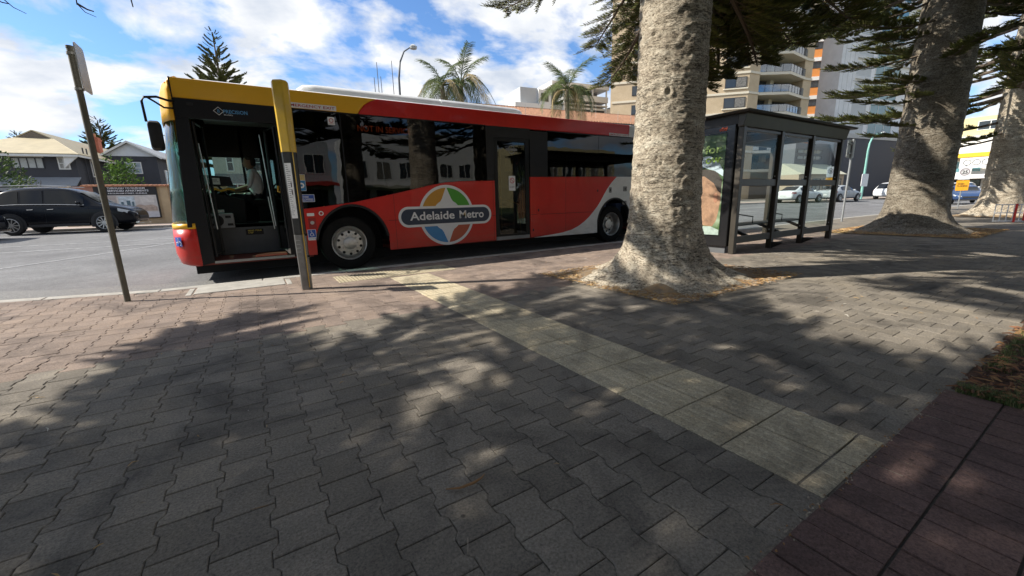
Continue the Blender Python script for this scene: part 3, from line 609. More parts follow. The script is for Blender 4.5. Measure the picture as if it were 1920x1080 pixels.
MB().lathe([(0, -0.006), (0.04, -0.006), (0.04, 0)], 16, (1.018, 0, 0.945), 'y').build('round_emblem', c_lw, bus); MB().lathe([(0, -0.008), (0.026, -0.008), (0.026, -0.005)], 6, (1.018, 0, 0.945), 'y').build('emblem_shield', MATS['print_red'], bus)
# destination display behind the glass
ds = MB().box(1.70, 2.86, 0.06, 0.10, 2.33, 2.52).build('destination_display', M('display_black', (0.008, 0.008, 0.008), 0.6), bus)
text('display_lettering', 'NOT IN SERVICE', M('led_orange', (0.6, 0.1, 0.03), 0.5, var=0, emit=(1.0, 0.16, 0.05), es=1.1), ds, (1.79, 0.056, 2.365), 0.97, 0.105)
# ---- header over the front door
hd = bpart('door_header', [(-0.76, 2.385), (0.60, 2.385), (0.60, 2.652), (-0.76, 2.652)], c_blk, 0.002, 0.10, bevel=0.008)
text('operator_lettering', 'PRECISION', M('letter_blue', (0.10, 0.32, 0.60), 0.5), hd, (-0.165, 0.0, 2.487), 0.31, 0.05, bold=0.015); text('operator_lettering', 'BUSES', c_lw, hd, (-0.16, 0.0, 2.455), 0.11, 0.018)
dm = [(-0.222, 2.572), (-0.155, 2.512), (-0.222, 2.452), (-0.29, 2.512)]; dmi = [(-0.222, 2.563), (-0.165, 2.512), (-0.222, 2.461), (-0.28, 2.512)]
em = bpart('operator_emblem', dm, c_lw, -0.002, 0.004, hd); bpart('emblem_field', dmi, c_blk, -0.0035, 0.0, hd); text('emblem_letter', 'B', MATS['letter_blue'], hd, (-0.222, -0.004, 2.49), 0.03, 0.045, align='CENTER')
bpart('door_sensor', rrect(-0.60, -0.52, 2.56, 2.60, 0.012), c_trim, -0.012, 0.004, hd)
# ---- front corner, wrap-round windscreen, bumper
def plan(k=0.0, inset=0.0):
    """plan curve of the nose from the near side round to the far side; k rakes it back"""
    half = [(-0.76, 0.0), (-0.86, 0.012), (-0.94, 0.05), (-1.01, 0.12), (-1.06, 0.22), (-1.10, 0.40), (-1.135, 0.75), (-1.15, 1.25)]
    full = half + [(x, 2.5-y) for x, y in half[::-1][1:]]
    return [(x + k*min(1, max(0, (-0.76-x)/0.25)) + inset*min(1, max(0, (-0.76 - x)/0.1)), y + (inset*0.6 if y < 1.25 else -inset*0.6)) for x, y in full]
def band(name, levels, mat, parent=bus, sub=None):
    rings = []
    for z, k, ins in levels:
        pl = plan(k, ins); pl = pl[sub[0]:sub[1]] if sub else pl; rings.append([(x, y, z) for x, y in pl])
    b = MB().loft(rings); o = b.build(name, mat, parent, smooth='all', fix=True)
    sm = o.modifiers.new('thick', 'SOLIDIFY'); sm.thickness = 0.02; sm.offset = -1
    return o
band('front_bumper', [(0.20, 0.08, 0.03), (0.235, 0.03, 0.01), (0.40, 0.0, 0), (0.60, 0.0, 0), (0.775, 0.01, 0)], c_red)
band('front_stripe', [(0.778, 0.008, -0.001), (0.858, 0.014, -0.001)], c_yel)
band('front_cap', [(2.34, 0.155, 0), (2.55, 0.165, 0), (2.75, 0.185, 0.0), (2.86, 0.21, 0.01), (2.915, 0.25, 0.03), (2.935, 0.30, 0.06)], c_yel)
ws = band('windscreen', [(0.862, 0.02, 0.006), (1.4, 0.06, 0.006), (1.9, 0.10, 0.006), (2.337, 0.15, 0.006)], g_front, sub=(1, 14)); ws.modifiers['thick'].thickness = 0.006
MB().box(-0.98, -0.78, 0.20, 2.30, 0.80, 0.862).build('dash_sill', c_dark, bus)
bpart('corner_pillar', [(-0.86, 0.80), (-0.60, 0.80), (-0.60, 2.385), (-0.76, 2.385), (-0.765, 2.33), (-0.80, 1.8)], c_blk, 0.004, 0.09, bevel=0.006)
bpart('corner_pillar', [(-0.757, 0.21), (-0.60, 0.24), (-0.60, 0.80), (-0.757, 0.80)], c_blk, 0.004, 0.09)
bpart('corner_panel_seam', [(-0.757, 2.655), (-0.742, 2.655), (-0.742, 2.93), (-0.757, 2.93)], c_trim, -0.003, 0.05)
bpart('corner_bumper_side', [(-0.80, 0.225), (-0.757, 0.222), (-0.757, 0.775), (-0.80, 0.775)], c_red, 0.002, 0.03)
tagw = MB().loft([[(-0.955, 0.055, z), (-1.005, 0.105, z), (-1.04, 0.165, z)] for z in (0.52, 0.66)]).build('wheelchair_plate', MATS['sticker_royal'], bus)
for v in tagw.data.vertices: v.co.x -= 0.012; v.co.y -= 0.008
b = MB(); ux, uy = -0.707, 0.707
def wp(x, z): return (-1.004 + ux*x - 0.016, 0.098 + uy*x - 0.016, 0.585 + z)
b.path([wp(-0.02, 0.045), wp(-0.01, 0.0), wp(0.02, 0.0), wp(0.035, -0.04)], 0.005, 5).path([wp(-0.035+0.03*math.cos(t*0.55), -0.02+0.03*math.sin(t*0.55)) for t in range(0, 9)], 0.004, 5).path([wp(-0.022, 0.055), wp(-0.018, 0.062)], 0.008, 6).build('wheelchair_symbol', c_lw, tagw)
# ---- mirror on its arm
mr_ = MB().path([(-0.74, -0.005, 2.60), (-0.80, -0.10, 2.585), (-0.90, -0.20, 2.60), (-1.03, -0.24, 2.575), (-1.06, -0.24, 2.52), (-1.055, -0.235, 2.26)], 0.016, 10).path([(-0.76, -0.005, 2.50), (-0.85, -0.1, 2.485), (-0.94, -0.18, 2.545), (-1.0, -0.22, 2.58)], 0.013, 10).build('mirror_arm', c_blk, bus, smooth=True)
mh = MB(); ring = rrect(-0.10, 0.10, -0.20, 0.20, 0.06, 6)
mh.loft([[(-0.985 + u*0.75*k, -0.20 + o, 2.085 + v*k) for u, v in ring] for o, k in ((-0.07, 0.55), (-0.055, 0.85), (0.0, 1.0), (0.05, 0.98), (0.07, 0.85))], closed=True, cap=True)
mh.build('mirror_head', c_trim, bus, smooth=True)
# ---- open door leaves and doorway
def leaf(x0, x1, y0, y1, nm):
    f = MB().path([(x0, y0, 0.34), (x0, y0, 2.34), (x1, y1, 2.34), (x1, y1, 0.34), (x0, y0, 0.34)], 0.024, 6).build(nm, c_blk, bus)
    MB().add([(x0, y0, 0.36), (x1, y1, 0.36), (x1, y1, 2.32), (x0, y0, 2.32)], [(0,1,2,3)]).build('pane', glass('door_glass', (0.34, 0.36, 0.35), 0.04), f)
leaf(-0.57, -0.50, 0.06, 0.55, 'front_door_leaf'); leaf(0.47, 0.36, 0.06, 0.55, 'front_door_leaf')
M('steel', (0.5, 0.5, 0.5), 0.3, metal=0.9)
MB().path([(-0.50, 0.14, 0.75), (-0.52, 0.14, 1.3), (-0.55, 0.14, 2.05)], 0.009, 8).build('handrail', MATS['steel'], bus, smooth=True); MB().path([(0.30, 0.44, 0.7), (0.27, 0.44, 1.25)], 0.010, 8).build('handrail', MATS['steel'], bus, smooth=True); MB().path([(0.32, 0.34, 0.75), (0.27, 0.34, 2.25)], 0.010, 8).build('handrail', MATS['steel'], bus, smooth=True)
bpart('door_post', [(0.47, 0.235), (0.62, 0.235), (0.62, 2.385), (0.50, 2.385)], c_blk, 0.004, 0.10)
MB().box(-0.60, 0.52, -0.004, 0.09, 0.225, 0.262).build('door_sill', M('sill_grey', (0.34, 0.33, 0.31), 0.6, metal=0.4), bus)
MB().path([(0.43, 0.22, 1.42), (0.42, 0.20, 1.33), (0.47, 0.18, 1.31)], 0.016, 8).build('grab_handle', MATS['rail_yellow'], bus, smooth=True)
MB().lathe([(0, 0.02), (0.045, 0.02), (0.05, 0.07), (0, 0.07)], 10, (0.47, 0, 0.33), 'y').path([(0.40, 0.06, 0.36), (0.48, 0.06, 0.30), (0.47, 0.07, 0.42)], 0.016, 6).build('door_hinge', MATS['steel'], bus)
# ---- inside
MB().prism([(-0.98, 0.35), (-0.85, 0.08), (-0.6, 0.04), (0.82, 0.04), (0.82, 0.66), (2.24, 0.66), (2.24, 0.04), (7.56, 0.04), (7.56, 0.66), (8.96, 0.66), (8.96, 0.04), (10.9, 0.04), (10.9, 2.44), (-0.98, 2.2)], 0.20, 0.265, 'z').build('floor', c_flr, bus)
MB().prism([(-0.05, 0.05), (0.42, 0.05), (0.42, 0.30), (0.30, 0.34), (0.08, 0.30), (-0.03, 0.18)], 0.266, 0.30, 'z').build('entry_ramp', M('ramp_red', (0.40, 0.10, 0.06), 0.7), bus, bevel=0.01)
MB().box(-0.55, 10.9, 0.02, 2.46, 2.70, 2.76).build('ceiling', M('bus_ceiling', (0.25, 0.25, 0.25), 0.7), bus)
cabw = MB().box(-0.72, 0.55, 0.80, 0.86, 0.27, 0.80).build('cab_step', M('cab_grey', (0.075, 0.08, 0.085), 0.6), bus, bevel=0.01)
MB().box(-0.14, 0.13, 0.792, 0.799, 0.60, 0.70).build('step_sign', c_blk, cabw); text('step_lettering', 'MIND YOUR\nSTEP', M('letter_yellow', (0.65, 0.5, 0.05), 0.5), cabw, (0.0, 0.7915, 0.66), 0.21, 0.026, align='CENTER', bold=0.012)
MB().box(-0.72, 0.55, 0.80, 2.42, 0.74, 0.80).build('cab_platform', c_dark, cabw)
tk = MB().prism(rrect(-0.66, -0.28, 0.74, 0.99, 0.02), 0.70, 0.80, 'y').build('ticket_box', M('ticket_grey', (0.20, 0.21, 0.22), 0.5), bus, bevel=0.008)
MB().lathe([(0.0, 0.694), (0.085, 0.694), (0.095, 0.698)], 24, (-0.52, 0, 0.87), 'y').build('box_opening', c_blk, tk)
for x, z in ((-0.36, 0.93), (-0.34, 0.80)): MB().prism(rrect(x-0.04, x+0.04, z-0.02, z+0.02, 0.006), 0.694, 0.70, 'y').build('box_slot', c_blk, tk)
db = MB().prism([(-0.70, 0.80), (-0.10, 0.80), (-0.08, 1.22), (-0.55, 1.36), (-0.70, 1.36)], 1.15, 1.30, 'y').build('cab_counter', c_dark, bus, bevel=0.02)
MB().prism(rrect(-0.60, -0.42, 1.00, 1.05, 0.006), 1.142, 1.148, 'y').build('cab_label', c_lw, db); text('label_words', 'TENDER CORRECT FARE', MATS['print_red'], db, (-0.51, 1.1415, 1.018), 0.16, 0.018, align='CENTER')
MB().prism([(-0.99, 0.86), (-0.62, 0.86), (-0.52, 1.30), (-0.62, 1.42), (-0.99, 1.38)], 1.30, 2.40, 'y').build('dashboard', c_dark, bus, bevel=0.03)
sgn = MB().prism([(-0.66, 1.46), (-0.22, 1.46), (-0.25, 1.62), (-0.66, 1.66)], 1.18, 1.24, 'y').build('fare_machine', c_blk, bus, bevel=0.01)
MB().prism([(-0.61, 1.495), (-0.41, 1.49), (-0.41, 1.60), (-0.61, 1.605)], 1.170, 1.178, 'y').build('paper_notice', c_lw, sgn); text('notice_words', 'PLEASE SHOW\nYOUR TICKET\nTO THE DRIVER', MATS['print_black'], sgn, (-0.51, 1.1695, 1.57), 0.16, 0.014, align='CENTER')
MB().path([(-0.58, 1.22, 1.36), (-0.50, 1.20, 1.42), (-0.42, 1.20, 1.38), (-0.30, 1.20, 1.42), (-0.22, 1.24, 1.40)], 0.022, 8).path([(-0.62, 1.20, 1.34), (-0.60, 1.20, 1.28)], 0.03, 8).build('coin_tray', MATS['rail_yellow'], bus, smooth=True)
wc = Vector((-0.42, 1.92, 1.40)); wa = Vector((0.82, 0, 0.57)).normalized(); wu = Vector((0, 1, 0)); wv = wa.cross(wu)
MB().path([wc + wu*(0.23*math.cos(t*PI/12)) + wv*(0.23*math.sin(t*PI/12)) for t in range(25)], 0.017, 8, cap=False).path([wc - wu*0.22, wc - wa*0.03, wc + wu*0.22], 0.015, 6).path([wc - wa*0.02, wc - wa*0.30], 0.03, 8).build('steering_wheel', c_blk, bus, smooth=True)
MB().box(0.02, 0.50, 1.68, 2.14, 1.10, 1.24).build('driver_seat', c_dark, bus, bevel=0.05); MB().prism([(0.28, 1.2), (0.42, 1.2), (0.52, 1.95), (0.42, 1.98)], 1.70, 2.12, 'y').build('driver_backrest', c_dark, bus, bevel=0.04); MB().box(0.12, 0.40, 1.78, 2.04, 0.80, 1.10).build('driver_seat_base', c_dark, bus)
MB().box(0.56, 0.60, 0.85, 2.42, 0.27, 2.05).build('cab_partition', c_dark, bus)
# far side wall with its windows
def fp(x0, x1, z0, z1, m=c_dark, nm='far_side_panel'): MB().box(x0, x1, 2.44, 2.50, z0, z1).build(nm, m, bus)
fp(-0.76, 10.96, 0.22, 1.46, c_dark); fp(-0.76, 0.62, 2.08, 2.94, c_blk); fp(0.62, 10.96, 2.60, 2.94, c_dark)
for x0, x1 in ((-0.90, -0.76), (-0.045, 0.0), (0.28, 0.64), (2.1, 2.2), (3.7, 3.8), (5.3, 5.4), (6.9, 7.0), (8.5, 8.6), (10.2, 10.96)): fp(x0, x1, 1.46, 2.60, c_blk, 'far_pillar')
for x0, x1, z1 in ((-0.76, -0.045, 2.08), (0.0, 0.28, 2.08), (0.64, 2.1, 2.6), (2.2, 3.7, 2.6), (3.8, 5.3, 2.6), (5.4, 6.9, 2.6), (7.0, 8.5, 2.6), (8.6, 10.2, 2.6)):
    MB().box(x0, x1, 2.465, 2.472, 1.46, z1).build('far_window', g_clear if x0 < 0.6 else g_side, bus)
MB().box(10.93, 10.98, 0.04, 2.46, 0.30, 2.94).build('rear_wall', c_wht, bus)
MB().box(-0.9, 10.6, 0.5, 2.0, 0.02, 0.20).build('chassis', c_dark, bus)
seat = MB().box(0, 0.42, 0, 0.86, 0.0, 0.09).prism([(0.36, 0.05), (0.44, 0.05), (0.54, 0.62), (0.47, 0.64)], 0.02, 0.41, 'y').prism([(0.36, 0.05), (0.44, 0.05), (0.54, 0.62), (0.47, 0.64)], 0.45, 0.84, 'y').box(0.1, 0.3, 0.1, 0.7, -0.35, 0.0).mesh('passenger_seat', M('seat_blue', (0.02, 0.04, 0.10), 0.8))
for x in (2.5, 3.3, 6.0, 6.8, 7.6, 8.4, 9.2):
    for y in ((0.10, 1.50) if x > 5.9 else (1.50,)): link('passenger_seat', seat, bus, (x, y, 0.85 if x > 6 else 0.68))
for x, y in ((1.2, 0.9), (2.4, 0.75), (4.5, 0.5), (5.6, 0.6), (5.6, 1.5), (3.4, 1.4)): MB().path([(x, y, 0.27), (x, y, 2.7)], 0.017, 8).build('pole', MATS['rail_yellow'], bus, smooth=True)
# ---- wheels
def wheel(x, rear):
    y0 = 0.07; c = (x, 0, 0.39); r = 0.485
    t = MB().lathe([(0.30, y0+0.28), (r-0.03, y0+0.28), (r, y0+0.25), (r, y0+0.04), (r-0.02, y0+0.012), (r-0.09, y0-0.004), (0.335, y0+0.0), (0.31, y0+0.012), (0.30, y0+0.03)], 48, c, 'y').build('wheel', c_rub, bus, smooth=True)
    d = 0.13 if rear else 0.0
    rp_ = [(0.312, y0+0.01), (0.305, y0-0.004), (0.292, y0+0.002), (0.28, y0+0.03), (0.262, y0+0.05+d)] + ([(0.24, y0+0.06+d), (0.19, y0+0.055+d), (0.12, y0+0.05+d), (0.12, y0-0.03+d), (0.0, y0-0.035+d)] if rear else [(0.245, y0+0.02), (0.225, y0-0.015), (0.115, y0-0.02), (0.112, y0-0.042), (0.104, y0-0.047), (0.0, y0-0.047)])
    MB().lathe(rp_, 40, c, 'y').build('rim', c_alu, t, smooth=True)
    n = 10; yy = y0 + (0.05+d if rear else -0.022)
    for k in range(n):
        a = 2*PI*k/n; MB().lathe([(0.0, yy-0.028), (0.012, yy-0.026), (0.0145, yy+0.006)], 6, (x+0.145*math.cos(a), 0, 0.39+0.145*math.sin(a)), 'y').build('wheel_nut', c_alu, t)
        a += PI/n; MB().lathe([(0.0, yy-0.004), (0.024, yy-0.004), (0.026, yy+0.001)], 12, (x+0.20*math.cos(a), 0, 0.39+0.20*math.sin(a)), 'y').build('wheel_hole', c_blk, t)
wheel(1.45, False); wheel(8.22, True)
for x in (1.45, 8.22): MB().lathe([(0.0, 2.12), (0.46, 2.12), (0.485, 2.16), (0.485, 2.36), (0.46, 2.41), (0.0, 2.41)], 32, (x, 0, 0.39), 'y').build('wheel', c_rub, bus, smooth=True)

# ================================================================== THE DRIVER
def skin_body(name, joints, edges, parent=None, sub=2, root=0):
    me = bpy.data.meshes.new(name); me.from_pydata([j[0] for j in joints], edges, [])
    o = bpy.data.objects.new(name, me); col.objects.link(o)
    o.modifiers.new('skin', 'SKIN')
    if not me.skin_vertices: 
        bm = bmesh.new(); bm.from_mesh(me); bm.verts.layers.skin.verify(); bm.to_mesh(me); bm.free()
    for i, j in enumerate(joints): me.skin_vertices[0].data[i].radius = j[1]; me.skin_vertices[0].data[i].use_root = (i == root)
    ss = o.modifiers.new('sub', 'SUBSURF'); ss.levels = sub; ss.render_levels = sub
    dg = bpy.context.evaluated_depsgraph_get(); m2 = bpy.data.meshes.new_from_object(o.evaluated_get(dg)); bpy.data.objects.remove(o)
    m2.name = name; m2.polygons.foreach_set('use_smooth', [True]*len(m2.polygons)); return m2
drv = thing('person', 'bus driver in a white short-sleeved shirt seated at the wheel', 'person', (0.12, BUS_Y + 1.92, 1.24))
J = [((0.02, 0, 0.06), (0.15, 0.16)), ((0.03, 0, 0.24), (0.135, 0.155)), ((0.02, 0, 0.42), (0.14, 0.17)), ((0.0, 0, 0.53), (0.09, 0.10)), ((-0.03, 0, 0.60), (0.055, 0.055)),
     ((-0.02, 0.19, 0.49), (0.062, 0.062)), ((-0.10, 0.24, 0.24), (0.050, 0.050)), ((-0.34, 0.17, 0.17), (0.036, 0.036)), ((-0.43, 0.15, 0.19), (0.032, 0.040)),
     ((-0.02, -0.19, 0.49), (0.062, 0.062)), ((-0.10, -0.24, 0.24), (0.050, 0.050)), ((-0.34, -0.17, 0.17), (0.036, 0.036)), ((-0.43, -0.15, 0.19), (0.032, 0.040)),
     ((-0.02, 0.10, 0.02), (0.10, 0.10)), ((-0.44, 0.13, 0.06), (0.068, 0.068)), ((-0.52, 0.13, -0.34), (0.05, 0.05)), ((-0.62, 0.13, -0.37), (0.04, 0.04)),
     ((-0.02, -0.10, 0.02), (0.10, 0.10)), ((-0.44, -0.13, 0.06), (0.068, 0.068)), ((-0.52, -0.13, -0.34), (0.05, 0.05)), ((-0.62, -0.13, -0.37), (0.04, 0.04))]
E_ = [(0,1),(1,2),(2,3),(3,4),(2,5),(5,6),(6,7),(7,8),(2,9),(9,10),(10,11),(11,12),(0,13),(13,14),(14,15),(15,16),(0,17),(17,18),(18,19),(19,20)]
for sd_, bi in ((1, 8), (-1, 12)):                         # fingers and thumb, closed round the rim
    for k in range(4):
        b0 = len(J); yk = sd_*(0.15 + (k-1.5)*0.018); J += [((-0.47, yk, 0.20), (0.010, 0.010)), ((-0.50, yk, 0.17), (0.009, 0.009)), ((-0.48, yk, 0.145), (0.008, 0.008))]; E_ += [(bi, b0), (b0, b0+1), (b0+1, b0+2)]
    b0 = len(J); J += [((-0.44, sd_*0.105, 0.21), (0.010, 0.010)), ((-0.475, sd_*0.10, 0.225), (0.009, 0.009))]; E_ += [(bi, b0), (b0, b0+1)]
c_skin = M('skin', (0.30, 0.16, 0.10), 0.6, var=0.08); c_shirt = M('shirt_white', (0.84, 0.85, 0.86), 0.85, var=0.06, vs=12); c_trs = M('trousers_dark', (0.02, 0.022, 0.03), 0.85); c_hair = M('hair_dark', (0.03, 0.025, 0.02), 0.8)
bm2 = skin_body('body', J, E_)
for mm in (c_shirt, c_skin, c_trs): bm2.materials.append(mm)
for p in bm2.polygons:
    c = p.center
    if c.z > 0.575 and abs(c.y) < 0.1: p.material_index = 1
    elif abs(c.y) > 0.09 and c.x < -0.13 and c.z > 0.11: p.material_index = 1
    elif c.z < 0.10: p.material_index = 2
link('body', bm2, drv)
hd_ = MB(); hr = []
for z, rx, ry, ox in ((0.58, 0.045, 0.045, -0.03), (0.60, 0.058, 0.052, -0.045), (0.625, 0.085, 0.064, -0.052), (0.66, 0.094, 0.072, -0.05), (0.70, 0.098, 0.076, -0.045), (0.74, 0.097, 0.076, -0.04), (0.78, 0.086, 0.068, -0.035), (0.81, 0.06, 0.048, -0.03), (0.822, 0.02, 0.02, -0.03)):
    hr.append([(ox + rx*math.cos(2*PI*k/16), ry*math.sin(2*PI*k/16), z) for k in range(16)])
hd_.loft(hr, closed=True, cap=True)
hd_.add([(-0.138, -0.014, 0.675), (-0.138, 0.014, 0.675), (-0.168, 0, 0.668), (-0.142, 0, 0.725)], [(0,1,2),(0,2,3),(1,3,2)]).loft([[(-0.04 + 0.02*math.cos(t), s*0.078, 0.695 + 0.03*math.sin(t)) for t in (0, 1, 2, 3, 4, 5)] for s in (0.96, 1.1)], closed=True, cap=True).loft([[(-0.04 + 0.02*math.cos(t), -s*0.078, 0.695 + 0.03*math.sin(t)) for t in (0, 1, 2, 3, 4, 5)] for s in (0.96, 1.1)], closed=True, cap=True)
ho = hd_.build('head', c_skin, drv, smooth=True)
for s in (-1, 1): MB().lathe([(0, -0.004), (0.008, 0), (0, 0.004)], 8, (-0.140, s*0.03, 0.712), 'x').build('eye', c_hair, ho)
MB().box(-0.146, -0.130, -0.022, 0.022, 0.638, 0.644).build('mouth', M('lip', (0.2, 0.07, 0.06), 0.6), ho)
hh = [[(ox + rx*math.cos(2*PI*k/16)*(1.05 if math.cos(2*PI*k/16) > -0.3 else 0.98), ry*math.sin(2*PI*k/16)*1.06, z) for k in range(16)] for z, rx, ry, ox in ((0.745, 0.097, 0.077, -0.028), (0.785, 0.088, 0.07, -0.03), (0.815, 0.064, 0.052, -0.03), (0.832, 0.02, 0.02, -0.03))]
MB().loft(hh, closed=True, cap=True).loft([[(-0.005 + 0.075*math.cos(a), 0.083*math.sin(a), z) for a in [R(-100 + 20*k) for k in range(11)]] for z in (0.64, 0.70, 0.76)]).build('hair', c_hair, drv, smooth=True)
# ================================================================== TREES
def bark(name, tint):
    a = NT(name, 0.92)
    fl = a.scale((1.0, 1.0, 2.1))
    n1_ = a.noise(30, 9, 0.80, vec=fl); n2_ = a.noise(3.2, 7, 0.72, vec=fl, dist=1.0); n3_ = a.noise(85, 5, 0.8, vec=fl); n4_ = a.noise(9, 6, 0.75, vec=a.scale((1, 1, 2.6)), dist=0.6)
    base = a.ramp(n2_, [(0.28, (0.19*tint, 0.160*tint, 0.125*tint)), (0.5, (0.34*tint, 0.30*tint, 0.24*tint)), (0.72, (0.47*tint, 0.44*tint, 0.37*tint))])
    pits = a.ramp(n1_, [(0.39, (0.12, 0.10, 0.085)), (0.45, (0.68, 0.66, 0.63)), (0.54, (1.12, 1.11, 1.08)), (0.7, (1.32, 1.31, 1.27))])
    blot = a.ramp(n4_, [(0.30, (0.55, 0.51, 0.47)), (0.40, (0.95, 0.94, 0.93)), (0.65, (1.08, 1.08, 1.06))])
    cr = a.noise(2.6, 6, 0.6, vec=a.scale((1.0, 1.0, 7.0))); ms = a.noise(2.2, 3)
    crack = a.math('MULTIPLY', a.ramp(a.math('ABSOLUTE', a.math('SUBTRACT', cr, 0.5)), [(0.0, (1, 1, 1)), (0.020, (0, 0, 0))]), a.ramp(ms, [(0.40, (0, 0, 0)), (0.52, (1, 1, 1))]))
    gr = a.ramp(n3_, [(0.3, (0.65, 0.63, 0.60)), (0.55, (1.05, 1.05, 1.05))])
    c = a.mix(1.0, a.mix(1.0, a.mix(1.0, base, pits, 'MULTIPLY'), gr, 'MULTIPLY'), blot, 'MULTIPLY')
    a.color(a.mix(a.math('MULTIPLY', crack, 0.8), c, (0.035, 0.028, 0.022)))
    hgt = a.math('SUBTRACT', a.math('ADD', n1_, a.math('MULTIPLY', n4_, 0.9)), a.math('MULTIPLY', crack, 0.5)); a.bump(hgt, 0.95, 0.026); a.b.inputs['Specular IOR Level'].default_value = 0.15
    return a.m
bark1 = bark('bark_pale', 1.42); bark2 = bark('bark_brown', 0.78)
def trunk_mesh(name, seed, mat, r=0.50, H=13.0, flare=0.50, lean=(0, 0), det=1.0, knots=()):
    NA = int(150*det); zs = []; z = -0.08
    while z < H:
        zs.append(z); z += (0.02 if z < 4.2 else 0.35)/det
    rings = []
    for z in zs:
        ring = []
        base = r*(1 - 0.012*max(z, 0)) if z < 5 else r*0.94*(1 - 0.05*(z-5))
        base = max(base, r*(1 - z/(H+4)))
        fz = flare*(0.86*math.exp(-max(z, 0)/0.20) + 0.14*math.exp(-max(z, 0)/0.65))
        for k in range(NA):
            a = 2*PI*k/NA; ca, sa = math.cos(a), math.sin(a)
            lob = 1 + 0.30*noise.noise(Vector((ca*1.7, sa*1.7, seed*3.1))) + 0.34*noise.noise(Vector((ca*3.2, sa*3.2, seed*1.7 + z*0.4))) + 0.22*noise.noise(Vector((ca*6.5, sa*6.5, seed + z)))
            rr = base + fz*lob
            if z < 4.3:
                p = Vector((ca*rr, sa*rr, z))
                rr += 0.012*noise.noise(p*3.0 + Vector((seed, 0, 0))) + 0.012*noise.noise(Vector((p.x*9, p.y*9, p.z*13 + seed))) + 0.010*noise.noise(Vector((p.x*24, p.y*24, p.z*36 + seed)))
                cr_ = noise.noise(Vector((ca*1.1, sa*1.1, z*5.5 + seed*2)))        # shallow horizontal creases
                if cr_ > 0.34: rr -= 0.012*min((cr_-0.34)*6, 1)
                for ka, kz, ks, kd in knots:
                    da = (a - ka + PI) % (2*PI) - PI; dd = math.hypot(da*rr, (z-kz)*0.8)/ks
                    if dd < 1.6: rr += kd*(math.exp(-((dd-0.8)/0.28)**2) - 0.7*math.exp(-(dd/0.5)**2))
            ring.append((ca*rr + lean[0]*z, sa*rr + lean[1]*z, z))
        rings.append(ring)
    return MB().loft(rings, closed=True, cap=True).mesh(name, mat, True)
# --- one bough: a drooping limb with flat fans of rope-like foliage
m_wood = M('limb_wood', (0.13, 0.10, 0.075), 0.9, var=0.25, vs=10)
def leafm(name, c):
    a = NT(name, 0.62); g = a.t.nodes.new('ShaderNodeNewGeometry'); oi = a.t.nodes.new('ShaderNodeObjectInfo')
    rnd = a.math('FRACT', a.math('ADD', g.outputs['Random Per Island'], oi.outputs['Random']))
    a.color(a.ramp(rnd, [(0.0, tuple(v*0.6 for v in c)), (0.6, c), (1.0, (c[0]*1.7, c[1]*1.5, c[2]*1.2))]))
    a.b.inputs['Specular IOR Level'].default_value = 0.3
    tr = a.t.nodes.new('ShaderNodeBsdfTranslucent'); ms = a.t.nodes.new('ShaderNodeMixShader'); ms.inputs[0].default_value = 0.30
    a.L(a.b.inputs['Base Color'].links[0].from_socket, tr.inputs[0]); a.L(a.b.outputs[0], ms.inputs[1]); a.L(tr.outputs[0], ms.inputs[2]); a.L(ms.outputs[0], a.t.nodes['Material Output'].inputs[0])
    return a.m
m_leaf = leafm('pine_foliage', (0.125, 0.145, 0.040)); m_dry = M('pine_dry', (0.20, 0.13, 0.06), 0.9, var=0.2)
def cord(b, p, d, L, r, up, m):
    """a three-sided curved cord"""
    d = d.normalized(); s = d.cross(up)
    if s.length < 1e-3: s = Vector((1, 0, 0))
    s.normalize(); n = s.cross(d)
    q1 = p + d*(L*0.55) + up*(L*0.06); q2 = p + d*L + up*(L*0.24)
    vs = []
    for c, k in ((p, 0.75), (q1, 1.0)): vs += [c + s*(r*k), c - s*(r*0.5*k) + n*(r*0.85*k), c - s*(r*0.5*k) - n*(r*0.85*k)]
    vs.append(q2)
    b.add(vs, [(0,1,4,3),(1,2,5,4),(2,0,3,5),(3,4,6),(4,5,6),(5,3,6)], m)
